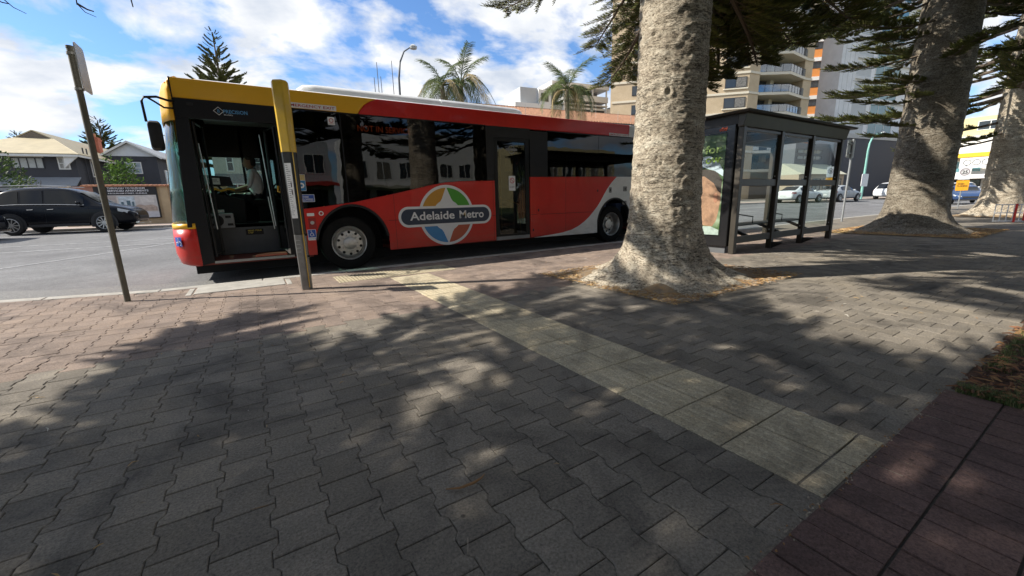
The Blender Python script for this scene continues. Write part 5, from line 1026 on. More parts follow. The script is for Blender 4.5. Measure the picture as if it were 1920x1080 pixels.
for k in range(3): MB().path([(k*0.35, 0, 0), (k*0.35, 0, 0.9)] + [(k*0.35, 0.3 - 0.3*math.cos(t*PI/6), 0.9 + 0.3*math.sin(t*PI/6)) for t in range(1, 6)] + [(k*0.35, 0.6, 0.9), (k*0.35, 0.6, 0)], 0.03, 8).build('hoop', c_bronze2, bs_, smooth=True)

# ================================================================== CARS
m_tyre = M('tyre', (0.015, 0.015, 0.015), 0.8); m_carglass = M('car_glass', (0.012, 0.014, 0.016), 0.06, var=0, spec=0.35); m_cblk = M('car_plastic', (0.02, 0.02, 0.021), 0.6); m_chrome = M('chrome', (0.7, 0.7, 0.7), 0.15, metal=1.0, var=0)
m_hl = M('headlight', (0.55, 0.58, 0.6), 0.1, var=0.2, coat=0.6); m_tl = M('taillight', (0.35, 0.01, 0.01), 0.2, coat=0.5)
def carpaint(name, c): return M(name, c, 0.25, metal=0.0, var=0.03, coat=0.10, spec=0.22)
SUV = dict(L=4.55, W=0.92, st=[  # x, z bottom, z belt, z top, half width, half width at top
    (0.00, 0.48, 0.80, 0.86, 0.74, 0.66), (0.05, 0.34, 0.90, 1.00, 0.82, 0.72), (0.20, 0.30, 0.97, 1.18, 0.88, 0.70), (0.55, 0.27, 1.00, 1.54, 0.91, 0.66), (1.0, 0.25, 1.01, 1.64, 0.92, 0.66), (1.8, 0.24, 1.00, 1.68, 0.92, 0.67), (2.5, 0.24, 0.98, 1.64, 0.92, 0.67), (2.85, 0.24, 0.97, 1.52, 0.92, 0.67),
    (3.25, 0.25, 0.96, 1.22, 0.92, 0.72), (3.50, 0.25, 0.95, 1.04, 0.91, 0.78), (3.9, 0.26, 0.92, 0.99, 0.90, 0.74), (4.25, 0.28, 0.86, 0.91, 0.86, 0.66), (4.45, 0.30, 0.74, 0.80, 0.78, 0.56), (4.55, 0.36, 0.60, 0.66, 0.66, 0.46)], wb=(0.85, 3.55), wr=0.345, zr=0.345)
SED = dict(L=4.6, W=0.89, st=[(0.00, 0.45, 0.78, 0.86, 0.70, 0.60), (0.06, 0.32, 0.88, 0.97, 0.80, 0.70), (0.45, 0.27, 0.92, 1.04, 0.87, 0.74), (0.80, 0.25, 0.92, 1.14, 0.88, 0.70), (1.25, 0.23, 0.92, 1.38, 0.89, 0.62), (1.7, 0.22, 0.91, 1.44, 0.89, 0.61), (2.3, 0.22, 0.90, 1.44, 0.89, 0.62), (2.75, 0.22, 0.90, 1.30, 0.89, 0.64),
    (3.15, 0.23, 0.89, 1.06, 0.89, 0.70), (3.4, 0.23, 0.88, 0.96, 0.88, 0.74), (3.9, 0.24, 0.83, 0.90, 0.87, 0.70), (4.3, 0.26, 0.74, 0.80, 0.82, 0.60), (4.5, 0.29, 0.64, 0.70, 0.72, 0.50), (4.6, 0.35, 0.54, 0.58, 0.60, 0.40)], wb=(0.85, 3.60), wr=0.325, zr=0.325)
def car(label, spec, p, rz, paint_, group, k=1.0, detail=True):
    t = thing('parked_car', label, 'car', p, rz, group); S = spec['st']; L = spec['L']; rings = []
    for x, zb, zs, zt, w_, wt in S:
        h_ = [(w_*0.86, zb), (w_*0.97, zb+0.10), (w_*1.0, (zb+zs)/2+0.05), (w_*0.985, zs-0.02), (w_*0.93 if zt-zs > 0.15 else (w_+wt)/2, zs+0.02), (wt, zt-0.05 if zt-zs > 0.12 else zt-0.01), (wt*0.82, zt), (0, zt+0.015)]
        ring = [(x-L/2, -a_, z) for a_, z in h_] + [(x-L/2, a_, z) for a_, z in h_[::-1][1:]]; rings.append(ring)
    bd = MB().loft(rings, closed=True, cap=True).build('body', paint_, t, smooth='all', fix=True)
    ssm = bd.modifiers.new('sub', 'SUBSURF'); ssm.levels = 2; ssm.render_levels = 2
    def lerp(x, j):
        for a_, b_ in zip(S, S[1:]):
            if a_[0] <= x <= b_[0]: u = (x-a_[0])/(b_[0]-a_[0]); return a_[j] + (b_[j]-a_[j])*u
        return S[-1][j]
    def ys(x, u): return lerp(x, 4)*0.945 + (lerp(x, 5) - lerp(x, 4)*0.945)*u + 0.006
    def zsf(x, u): return lerp(x, 2) + 0.02 + (lerp(x, 3) - 0.06 - lerp(x, 2) - 0.02)*u
    big = [i for i, s_ in enumerate(S) if s_[3]-s_[2] > 0.3]; x0, x1 = S[big[0]][0]-0.10, S[big[-1]][0]+0.16; xm = (x0+x1)/2
    for sg in (-1, 1):
        for a_, b_ in ((x0+0.02, x0 + (x1-x0)*0.27), (x0 + (x1-x0)*0.30, xm+0.10), (xm+0.16, x1)):
            vs = []; fs = []; n_ = 6
            for i in range(n_+1):
                x = a_ + (b_-a_)*i/n_
                for u in (0.10, 0.5, 0.90):
                    vs.append((x-L/2, sg*ys(x, u), zsf(x, u)))
            for i in range(n_):
                for j in (0, 1): fs.append((i*3+j, i*3+3+j, i*3+4+j, i*3+1+j))
            MB().add(vs, fs).build('side_window', m_carglass, t, smooth='all', fix=False)
        # arches, wheels
        for wx in spec['wb']:
            yb = lerp(wx, 4)*sg; r_ = spec['wr']; ax = wx-L/2
            MB().prism(arc(ax, spec['zr'], r_+0.075, r_+0.075, 0, 180, 16) + [(ax-r_-0.06, 0.2), (ax+r_+0.06, 0.2)], yb-0.012*sg, yb+0.004*sg, 'y').build('wheel_arch', m_cblk, t)
            wh = MB().lathe([(0.0, -0.11), (r_-0.02, -0.11), (r_, -0.09), (r_, 0.07), (r_-0.02, 0.10), (r_-0.10, 0.105), (r_-0.105, 0.07), (0, 0.07)], 28, (0, 0, 0), 'y').build('wheel', m_tyre, t, smooth=True)
            wh.location = (ax, yb-0.05*sg, spec['zr']); wh.scale = (1, sg, 1)
            rm = MB().lathe([(r_-0.10, 0.10), (r_-0.115, 0.112), (r_-0.13, 0.09)], 28, (0, 0, 0), 'y').lathe([(0.0, 0.095), (0.05, 0.095), (0.06, 0.07)], 10, (0, 0, 0), 'y')
            for q in range(10 if detail else 5):
                aa = 2*PI*q/(10 if detail else 5); c_, s_ = math.cos(aa), math.sin(aa); wd = 0.016 if detail else 0.03
                rm.add([(c_*0.04 - s_*wd, 0.093, s_*0.04 + c_*wd), (c_*0.04 + s_*wd, 0.093, s_*0.04 - c_*wd), (c_*(r_-0.105) + s_*wd*1.1, 0.10, s_*(r_-0.105) - c_*wd*1.1), (c_*(r_-0.105) - s_*wd*1.1, 0.10, s_*(r_-0.105) + c_*wd*1.1)], [(0,1,2,3)])
            rm.build('rim', c_alu, wh)
        mx_ = x1-0.10-L/2; MB().loft([[(mx_ + u, sg*(lerp(x1-0.1, 4)*0.95 + o), S[6][2]+0.10 + v) for u, v in rrect(-0.06*kk, 0.06*kk, -0.06*kk, 0.06*kk, 0.03*kk, 3)] for o, kk in ((0.0, 0.5), (0.05, 0.9), (0.16, 1.0), (0.20, 0.6))], closed=True, cap=True).build('wing_mirror', paint_, t, smooth='all', fix=True)
        for hx in (x0 + (x1-x0)*0.36, xm+0.22): MB().path([(hx-L/2, sg*(lerp(hx, 4)+0.012), 0.87), (hx+0.18-L/2, sg*(lerp(hx, 4)+0.012), 0.875)], 0.012, 6).build('door_handle', paint_ if not detail else m_chrome, t)
        for hx in (xm+0.13, x1+0.12 if detail else x1): MB().path([(hx-L/2, sg*(lerp(hx, 4)*0.985+0.003), 0.92), (hx-L/2, sg*(lerp(hx, 4)*1.0+0.001), 0.62), (hx-0.03-L/2, sg*(lerp(hx, 4)*0.985), 0.36)], 0.004, 4).build('door_gap', m_cblk, t)
        sx0, sx1 = spec['wb'][0]+0.46, spec['wb'][1]-0.46
        MB().loft([[(x-L/2, sg*(lerp(x, 4)*0.99+0.004), z) for x in (sx0, (sx0+sx1)/2, sx1)] for z in (0.26, 0.36)]).build('sill_trim', m_cblk, t, fix=True)
        fx = L-0.40; MB().loft([[(x-L/2, sg*y, z) for x, y, z in ((L-0.52, lerp(L-0.52, 4)*1.0, lerp(L-0.52, 2)-0.08+dz_), (L-0.25, lerp(L-0.25, 4)*0.985, lerp(L-0.25, 2)-0.09+dz_), (L-0.09, lerp(L-0.09, 4)*0.90, lerp(L-0.09, 2)-0.05+dz_), (L-0.02, lerp(L-0.02, 4)*0.75, lerp(L-0.02, 2)-0.02+dz_))] for dz_ in (-0.06, 0.06)]).build('headlight', m_hl, t, fix=True)
        MB().loft([[(x-L/2, sg*y, z) for x, y, z in ((0.42, lerp(0.42, 4)*1.0+0.004, 0.84+dz_), (0.18, lerp(0.18, 4)*0.995+0.004, 0.84+dz_), (0.02, lerp(0.02, 4)*0.98, 0.82+dz_))] for dz_ in (-0.07, 0.08)]).build('tail_light', m_tl, t, fix=True)
        if detail: MB().path([(x-L/2, sg*(ys(x, 0.06)+0.004), zsf(x, 0.06)) for x in (x0+0.02, x0+0.6, xm, xm+0.6, x1+0.02)], 0.012, 6).build('belt_trim', m_chrome, t)
        if detail: MB().path([(x0+0.25-L/2, sg*(lerp(x0+0.4, 5)-0.03), S[5][3]+0.03), (xm-L/2, sg*(lerp(xm, 5)-0.02), S[5][3]+0.055), (x1-0.45-L/2, sg*(lerp(x1-0.45, 5)-0.03), S[5][3]+0.01)], 0.014, 6).build('roof_rail', m_chrome, t, smooth=True)
    # screens
    fr0, fr1 = S[big[-1]][0]+0.03, S[big[-1]+2][0]-0.02; r0_, r1_ = S[big[0]-2][0]+0.03, S[big[0]][0]+0.02
    for nm, a_, b_ in (('windscreen', fr0, fr1), ('rear_window', r0_, r1_)):
        vs = []; fs = []
        for i in range(5):
            x = a_ + (b_-a_)*i/4
            for j in range(7): y = (-1 + 2*j/6)*lerp(x, 5)*0.86; vs.append((x-L/2, y, lerp(x, 3) + 0.022 - 0.010*(y/lerp(x, 5))**2))
        for i in range(4):
            for j in range(6): fs.append((i*7+j, i*7+7+j, i*7+8+j, i*7+1+j))
        MB().add(vs, fs).build(nm, m_carglass, t, smooth='all')
    MB().box(L/2-0.10, L/2+0.012, -0.42, 0.42, 0.44, 0.58).build('grille', m_cblk, t, bevel=0.02); MB().box(L/2-0.12, L/2+0.02, -0.62, 0.62, 0.27, 0.36).build('lower_bumper', m_chrome if detail else m_cblk, t, bevel=0.02)
    MB().box(-L/2-0.012, -L/2+0.1, -0.25, 0.25, 0.56, 0.68).build('number_plate', M('plate_white', (0.6, 0.6, 0.58), 0.5), t)
    t.scale = (k, k, k); return t
cg = 'cars parked across the street'; pb, psil, pw, pd, pbl = carpaint('paint_black', (0.006, 0.007, 0.010)), carpaint('paint_silver', (0.33, 0.35, 0.36)), carpaint('paint_white', (0.70, 0.71, 0.71)), carpaint('paint_charcoal', (0.05, 0.052, 0.056)), carpaint('paint_blue', (0.03, 0.06, 0.14))
def carF(s, d, z=None):
    p = F(s, d); p.z = road_z(p.x, p.y) if z is None else z; return tuple(p)
car('glossy black car parked in front of the billboard wall', SUV, carF(-5.95, -1.35), THF, pb, cg).scale = (0.97, 1.0, 1.05)
car('black car nose cut off by the left edge of the picture', SUV, carF(-8.95, -4.3), THF, pb, cg)
car('white car half hidden by a shelter post, left of the silver one', SED, carF(41.4, -0.95), THF, pw, cg, detail=False)
car('silver sedan seen through the middle glass of the shelter', SED, carF(46.2, -1.5), THF, psil, cg, detail=False)
car('white hatchback seen through the right-hand shelter glass', SUV, carF(56.5, -1.2), THF, pw, cg, detail=False)
car('dark grey car just right of the shelter', SUV, carF(60.0, -2.6), THF, pd, cg, detail=False)
car('white car with tail to us left of the second pine trunk', SUV, carF(70.5, -1.6), THF, pw, cg, detail=False)
car('blue car between the two right-hand pine trunks', SED, (48.5, 8.6, -0.05), R(200), pbl, cg, detail=False)
car('pale car behind the amber sign at right', SUV, (56.0, 12.0, -0.02), R(185), psil, cg, detail=False)
# ================================================================== BUILDINGS ACROSS THE STREET
m_pane = M('window_pane', (0.03, 0.038, 0.045), 0.06, var=0.15, vs=0.6, spec=0.7); m_wfr = M('window_frame', (0.66, 0.66, 0.63), 0.6, var=0.08); m_dfr = M('window_frame_dark', (0.03, 0.03, 0.033), 0.5)
m_pale = M('window_pane_curtain', (0.16, 0.15, 0.13), 0.25, var=0.5, vs=5); m_blind = M('window_pane_blind', (0.30, 0.29, 0.26), 0.3, var=0.3, vs=8); WP = random.Random(5)
def bld(name, label, s, d, cat='building', rz=0.0, group=None):
    p = F(s, d, FZ); return thing(name, label, cat, tuple(p), THF + rz, group)
def win(t, x0, x1, z0, z1, y=0.0, fr=0.07, mull=1, rail=0, fm=None, pm=None, sill=False, nm='window'):
    """window in a wall facing -y: frame with mullions, recessed pane below it"""
    f = MB(); pr = 0.05
    f.box(x0, x1, y-pr, y+0.02, z0, z0+fr).box(x0, x1, y-pr, y+0.02, z1-fr, z1).box(x0, x0+fr, y-pr, y+0.02, z0+fr, z1-fr).box(x1-fr, x1, y-pr, y+0.02, z0+fr, z1-fr)
    for i in range(1, mull+1): xm = x0 + (x1-x0)*i/(mull+1); f.box(xm-fr*0.45, xm+fr*0.45, y-pr+0.004, y+0.02, z0+fr, z1-fr)
    for i in range(1, rail+1): zm = z0 + (z1-z0)*i/(rail+1); f.box(x0+fr, x1-fr, y-pr+0.008, y+0.02, zm-fr*0.35, zm+fr*0.35)
    if pm is None: pm = WP.choice((m_pane, m_pane, m_pane, m_pale, m_blind))
    o = f.build(nm, fm or m_wfr, t); MB().box(x0+fr*0.5, x1-fr*0.5, y-0.012, y+0.01, z0+fr*0.5, z1-fr*0.5).build('pane', pm or m_pane, o)
    if sill: MB().box(x0-0.08, x1+0.08, y-0.12, y, z0-0.09, z0-0.002).build('sill', fm or m_wfr, o)
    return o
# --- boundary wall with tiled capping, billboard on it
m_rend = M('render_cream', (0.46, 0.35, 0.21), 0.9, var=0.12, vs=1.5, bump=0.1)
wl_ = bld('boundary_wall', 'cream rendered wall with terracotta capping opposite the bus', -8.0, 3.0, 'wall')
MB().box(0, 6.6, 0, 0.24, 0, 1.86).build('wall', m_rend, wl_); MB().box(-0.05, 0.35, -0.06, 0.30, 0, 1.90).build('pier', m_rend, wl_, bevel=0.01); MB().box(3.72, 4.05, -0.05, 0.29, 0, 1.88).build('pier', m_rend, wl_, bevel=0.01)
m_terra = M('terracotta', (0.42, 0.20, 0.11), 0.85, var=0.25, vs=4, isl=0.15)
tl_ = MB().loft([[(x, y, z) for x, z in arc(0, 0, 0.085, 0.07, 180, 0, 6)] for y in (-0.18, 0.40)]).loft([[(x, -0.18, z) for x, z in arc(0, 0, 0.085, 0.07, 180, 0, 6)], [(x, -0.18, z-0.03) for x, z in arc(0, 0, 0.07, 0.05, 180, 0, 6)]]).mesh('tile', m_terra)
for i in range(30): link('tile', tl_, wl_, (0.85 + i*0.19, 0.04, 1.885), (R(4), 0, random.uniform(-.03, .03)))
MB().box(0.75, 6.6, -0.14, 0.36, 1.862, 1.885).build('capping', m_terra, wl_)
bb_ = bld('billboard', 'advertising billboard for serviced apartments on the cream wall', -7.58, 2.93, 'billboard')
MB().box(0, 3.18, 0.0, 0.04, 0.30, 1.90).build('board', M('board_black', (0.015, 0.014, 0.014), 0.5), bb_)
def bprint(name, x0, x1, z0, z1, mat, k=1): return MB().box(x0, x1, -0.004*k, -0.004*k+0.003, z0, z1).build(name, mat, bb_)
bprint('brown_field', 0.03, 0.76, 0.36, 1.87, M('board_brown', (0.36, 0.17, 0.115), 0.5)); MB().prism([(0.28, 1.05), (0.44, 1.62), (0.72, 1.05)], -0.008, -0.005, 'y').build('white_triangle', c_lw, bb_)
bprint('print_room', 1.22, 3.12, 0.62, 1.44, M('print_room', (0.55, 0.53, 0.50), 0.5, var=0.2, vs=3)); bprint('print_curtain', 1.24, 1.55, 0.62, 1.42, M('print_curtain', (0.42, 0.38, 0.35), 0.5, var=0.2, vs=9), 2); bprint('print_window', 1.62, 2.25, 0.90, 1.38, M('print_window', (0.50, 0.58, 0.62), 0.5, var=0.35, vs=7), 2)
for i, (x, w_) in enumerate(((1.70, 0.10), (1.92, 0.14), (2.12, 0.08))): bprint('print_chair', x, x+w_, 0.88, 1.12 + 0.06*(i % 2), M('print_teal', (0.08, 0.14, 0.17), 0.5, var=0.3, vs=10), 3)
MB().prism([(2.10, 0.66), (3.08, 0.66), (3.09, 0.86), (2.9, 0.97), (2.6, 0.93), (2.4, 0.99), (2.2, 0.9)], -0.012, -0.009, 'y').build('print_bed', M('print_bed', (0.42, 0.34, 0.28), 0.5, var=0.35, vs=6), bb_)
bprint('print_painting', 2.45, 3.0, 1.08, 1.36, M('print_painting', (0.62, 0.60, 0.56), 0.5, var=0.15), 2); bprint('pale_strip', 1.22, 3.12, 0.34, 0.62, M('print_pale', (0.55, 0.56, 0.58), 0.5)); bprint('left_print', 0.82, 1.18, 0.95, 1.25, M('print_grey', (0.10, 0.10, 0.105), 0.5))
for s_, z_, h_, w_ in (('THROUGH TO DURHAM', 1.74, 0.085, 1.45), ('SERVICED APARTMENTS', 1.615, 0.085, 1.58), ('4-8 DURHAM STREET, GLENELG', 1.505, 0.055, 1.50)): text('billboard_lettering', s_, c_lw, bb_, (1.28, 0.0, z_), w_, h_, bold=0.02, depth=0.006)
# low garage and porch left of the wall
gr = bld('garage', 'dark open-fronted garage left of the cream wall', -13.5, 5.0, 'garage')
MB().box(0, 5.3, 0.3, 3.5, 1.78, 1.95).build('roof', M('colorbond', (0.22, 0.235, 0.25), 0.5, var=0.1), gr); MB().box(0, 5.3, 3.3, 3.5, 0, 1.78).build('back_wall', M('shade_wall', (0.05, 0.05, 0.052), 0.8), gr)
for x in (0.0, 1.75, 3.5, 5.1): MB().box(x, x+0.2, 0.3, 0.5, 0, 1.78).build('post', m_rend, gr)
# --- house with the beige roof
m_char = M('render_charcoal', (0.045, 0.047, 0.055), 0.8, var=0.12, vs=1.2); m_beige = M('roof_beige', (0.44, 0.37, 0.23), 0.6, var=0.12, vs=1.5)
h1 = bld('house', 'charcoal two-storey house with beige hipped metal roof', -14.75, 22, 'house')
MB().box(-7.4, 0, 0, 16, 0, 5.2).build('wall', m_char, h1)
rf1 = MB(); ex0, ex1, ey0, ey1, ez, rz_ = -7.8, 0.45, -0.6, 16.5, 5.15, 7.4; gx = -3.6; gy = 3.3; gz = 6.75
k_ = (gz-ez)/(rz_-ez); gl, gr_ = ex0 + (gx-ex0)*k_, ex1 + (gx-ex1)*k_
rf1.add([(ex0,ey0,ez),(ex1,ey0,ez),(gr_,gy,gz),(gl,gy,gz)], [(0,1,2,3)]).add([(ex1,ey0,ez),(ex1,ey1,ez),(gx,ey1,rz_),(gx,gy,rz_),(gr_,gy,gz)], [(0,1,2,3,4)]).add([(ex0,ey0,ez),(gl,gy,gz),(gx,gy,rz_),(gx,ey1,rz_),(ex0,ey1,ez)], [(0,1,2,3,4)]).add([(ex0,ey1,ez),(gx,ey1,rz_),(ex1,ey1,ez)], [(0,1,2)])
ro = rf1.build('roof', m_beige, h1); so_ = ro.modifiers.new('thick', 'SOLIDIFY'); so_.thickness = 0.08; so_.offset = 1
for i in range(24):
    u = i/23; MB().path([(ex0 + (ex1-ex0)*u, ey0, ez+0.03), (gl + (gr_-gl)*u, gy, gz+0.03)], 0.025, 4).build('roof_rib', m_beige, ro)
MB().prism([(gl, gz-0.02), (gr_, gz-0.02), (gx, rz_-0.04)], gy+0.02, gy+0.10, 'y').build('gablet', M('gablet_brown', (0.16, 0.13, 0.10), 0.8, var=0.3, vs=20), ro); MB().box(ex0, ex1, ey0-0.06, ey0, ez-0.16, ez).box(ex1, ex1+0.06, ey0, ey1, ez-0.16, ez).build('gutter', m_wfr, ro)
MB().prism([(-0.5, 4.2), (0.35, 5.0), (0.35, 5.15), (-0.5, 5.15)], -0.5, -0.4, 'y').build('eave_bracket', m_wfr, ro)
win(h1, -3.75, -1.9, 4.1, 4.95, 0, 0.06, 3, 0, m_dfr, M('blind_pale', (0.42, 0.44, 0.42), 0.4, var=0.15)); win(h1, -1.08, -0.38, 4.05, 5.0, 0, 0.09, 1, 1)
MB().box(-3.9, -1.85, -0.03, 0.01, 4.97, 5.12).build('trim_board', m_wfr, h1)
MB().add([(-7.4,-1.0,2.75),(0.1,-1.0,2.75),(0.1,0,3.45),(-7.4,0,3.45),(-7.4,-1.0,2.70),(0.1,-1.0,2.70),(0.1,0,3.40),(-7.4,0,3.40)], [(0,1,2,3),(4,7,6,5),(0,4,5,1),(1,5,6,2),(3,2,6,7),(0,3,7,4)]).build('awning', MATS['colorbond'], h1)
for y0 in (2.2, 6.4, 10.5):                              # windows on the side wall facing right
    f = MB().box(-0.02, 0.06, y0, y0+1.1, 3.6, 5.0).build('window', m_wfr, h1); MB().box(0.06, 0.07, y0+0.1, y0+0.5, 3.7, 4.9).box(0.06, 0.07, y0+0.6, y0+1.0, 3.7, 4.9).build('pane', m_pane, f)
m_brick = M('brick_red', (0.34, 0.105, 0.06), 0.9, var=0.25, vs=9)
ch = MB().box(-1.7, -1.1, 7.6, 8.3, 5.4, 7.6).box(-1.76, -1.04, 7.54, 8.36, 7.3, 7.42).build('chimney', m_brick, h1); MB().lathe([(0.12, 7.6), (0.14, 7.95), (0.10, 7.95)], 10, (-1.4, 7.95, 0)).build('chimney_pot', m_terra, ch)
for y in (1.2, 1.8): MB().path([(0.12, y, 2.6), (0.12, y, 5.9)], 0.05, 6).build('vent_pipe', m_char, h1)
# --- gabled house
h2 = bld('house', 'charcoal gabled house with white weatherboard gable end', -13.1, 28, 'house')
MB().box(-2.05, 1.9, 0, 12, 0, 5.75).build('wall', m_char, h2); MB().prism([(-2.0, 5.752), (1.85, 5.752), (0.0, 6.95)], -0.04, 0.1, 'y').build('gable_end', M('weatherboard', (0.60, 0.62, 0.64), 0.7, var=0.05), h2)
for sg in (-1, 1): MB().prism([(0.0, 7.12), (sg*2.35, 5.68), (sg*2.35, 5.56), (0.0, 7.0)], -0.35, 12.3, 'y').build('roof_slope', M('roof_pale', (0.45, 0.45, 0.44), 0.6, var=0.1), h2); MB().prism([(0.0, 7.13), (sg*2.4, 5.66), (sg*2.4, 5.48), (0.0, 6.94)], -0.42, -0.36, 'y').build('barge_board', m_wfr, h2)
win(h2, -0.50, 0.66, 4.12, 5.22, 0, 0.08, 1, 1, None, M('pane_pale', (0.32, 0.38, 0.42), 0.15, var=0.3, vs=1.5)); MB().box(-0.9, 1.05, -0.05, 0.02, 5.36, 5.50).build('lintel', m_char, h2)
MB().box(1.75, 2.15, 5.0, 5.5, 5.0, 6.6).build('chimney', m_brick, h2)
f = MB().box(1.88, 1.96, 1.5, 3.5, 3.2, 4.6).build('window', m_wfr, h2); MB().box(1.96, 1.97, 1.6, 3.4, 3.3, 4.5).build('pane', MATS['pane_pale'], f)
# --- cream building seen through the cab of the bus
cb = bld('building', 'low cream building with grey base seen through the bus doorway', -3.2, 10, 'building')
MB().box(0, 12, 0, 9, 2.95, 5.4).build('upper_wall', M('render_pale', (0.50, 0.47, 0.40), 0.9, var=0.08), cb); MB().box(0, 12, -0.05, 9, 0, 2.949).build('lower_wall', M('render_grey', (0.20, 0.20, 0.205), 0.9, var=0.1), cb)
for x in (0.75, 1.75, 4.2, 6.4, 8.6): win(cb, x, x+(0.42 if x < 1 else 1.5), 3.1, 4.3, 0, 0.06, 0 if x < 1 else 2, 1)
win(cb, 0.5, 2.6, 1.6, 2.3, -0.05, 0.07, 2, 0)
MB().box(-0.3, 12.3, -0.35, 9.3, 5.4, 5.55).build('roof', M('roof_tin', (0.36, 0.36, 0.36), 0.5), cb)
# --- long building with terracotta roof behind the bus
rb_ = bld('building', 'long low building with terracotta tile roof above the bus', 12.6, 14, 'building')
MB().box(0, 34, 0, 10, 0, 8.55).build('wall', M('render_tan', (0.36, 0.27, 0.19), 0.9, var=0.1), rb_)
prf = []; nt_ = 100
for i in range(nt_*2+1): prf.append((-0.4 + 34.8*i/(nt_*2), 0.15 if i % 2 else 0.0))
rr = MB().loft([[(x, -0.6, 8.45 + z) for x, z in prf], [(x, 2.2, 9.52 + z) for x, z in prf], [(x, 5.0, 10.58 + z) for x, z in prf]]).build('roof', M('roof_terracotta', (0.235, 0.120, 0.068), 0.9, var=0.4, vs=3), rb_)
MB().add([(-0.4,5.0,10.54),(34.4,5.0,10.54),(34.4,10.6,8.4),(-0.4,10.6,8.4)], [(0,1,2,3)]).add([(-0.4,-0.6,8.4),(-0.4,5.0,10.54),(-0.4,10.6,8.4)], [(0,1,2)]).build('roof_back', MATS['roof_terracotta'], rb_)
MB().path([(-0.4, 5.0, 10.64), (34.4, 5.0, 10.64)], 0.11, 8).build('ridge_tiles', MATS['roof_terracotta'], rr)
MB().box(-0.4, 34.4, -0.72, -0.58, 8.30, 8.48).build('gutter', M('gutter_dark', (0.06, 0.055, 0.05), 0.6), rr)
for i in range(15): MB().path([(1.0 + i*2.2, 0.2 + 0.5*(i % 3), 8.7), (1.0 + i*2.2, 0.2 + 0.5*(i % 3), 9.9 + 0.8*((i*7) % 3)/2)], 0.018, 5).build('roof_spike', M('spike_grey', (0.35, 0.33, 0.30), 0.5), rr)
for x in range(2, 33, 4): win(rb_, x, x+1.6, 5.2, 7.2, 0, 0.09, 1, 1); win(rb_, x, x+1.6, 1.4, 3.4, 0, 0.09, 1, 1)
# masts
for i, (s_, z_) in enumerate(((11.95, 20.4), (12.35, 18.6), (14.0, 20.8), (11.45, 18.4))):
    p = F(s_, 40, FZ); tag(MB().path([(p.x, p.y, FZ), (p.x, p.y, z_)], [0.10, 0.045], 6).build('mast', M('mast_grey', (0.12, 0.12, 0.13), 0.5)), ('tallest left mast of the thin cluster above the bus', 'short mast close beside the left tall one', 'thin mast nearest the curved street lamp', 'lowest mast at the left of the cluster')[i], 'mast', 'masts behind the bus')
# --- white modern building
wb_ = bld('building', 'white modern building with balcony beyond the palms', 35.5, 45, 'building'); m_w = M('render_white', (0.68, 0.68, 0.66), 0.8, var=0.06); m_w2 = M('render_soft_grey', (0.42, 0.44, 0.45), 0.8, var=0.06)
MB().box(0, 21, 0, 14, 0, 17.6).build('base_block', m_w, wb_); MB().box(1.5, 5.0, 1, 8, 17.6, 20.4).build('lift_block', m_w2, wb_); MB().box(5.0, 7.6, 0.6, 8, 17.6, 20.2).build('stair_block', m_w, wb_); MB().box(7.6, 19.0, 2.4, 13, 17.6, 21.2).build('upper_block', M('render_grey', (0.2, 0.2, 0.205), 0.9), wb_)
MB().box(7.2, 19.8, -0.4, 13.5, 20.9, 21.6).build('roof_slab', m_w, wb_); MB().box(9.5, 19.5, -0.5, 2.4, 18.6, 19.6).build('parapet', m_w, wb_); MB().box(9.5, 19.5, -0.4, 2.4, 17.9, 18.1).build('balcony_slab', m_w, wb_)
for x in (9.7, 12.8, 16.0, 19.2): MB().box(x, x+0.22, -0.3, -0.05, 16.0, 20.9).build('column', m_w, wb_)
win(wb_, 10.0, 12.6, 15.4, 17.2, -0.01, 0.1, 1, 0, m_dfr); win(wb_, 13.2, 15.8, 15.4, 17.2, -0.01, 0.1, 1, 0, m_dfr); win(wb_, 16.4, 19.0, 15.4, 17.2, -0.01, 0.1, 1, 0, m_dfr); win(wb_, 5.5, 7.0, 18.2, 19.6, 0.59, 0.1, 0, 0, m_dfr)
for x in (9.0, 12.2, 15.4): win(wb_, x, x+2.6, 19.7, 20.8, 2.39, 0.08, 1, 0, m_dfr)
MB().box(21.0, 25.5, 1, 10, 0, 18.2).build('side_block', m_w2, wb_)
# --- apartment tower
m_tan = NT('brick_tan', 0.9); m_tan.color(m_tan.mix(1.0, m_tan.ramp(m_tan.noise(0.7, 5), [(0.3, (0.50, 0.39, 0.25)), (0.7, (0.60, 0.48, 0.32))]), m_tan.ramp(m_tan.noise(6, 5, 0.8, vec=m_tan.scale((1, 1, 3))), [(0.3, (0.78, 0.77, 0.75)), (0.7, (1.1, 1.1, 1.1))]), 'MULTIPLY')); m_tan = MATS['brick_tan']
m_crm = M('band_cream', (0.66, 0.60, 0.47), 0.8, var=0.06); g_bal = glass('balcony_glass', (0.55, 0.62, 0.66), 0.22)
tw = bld('apartment_tower', 'tall tan brick apartment tower with stacked glass balconies', 61.5, 20, 'apartment building')
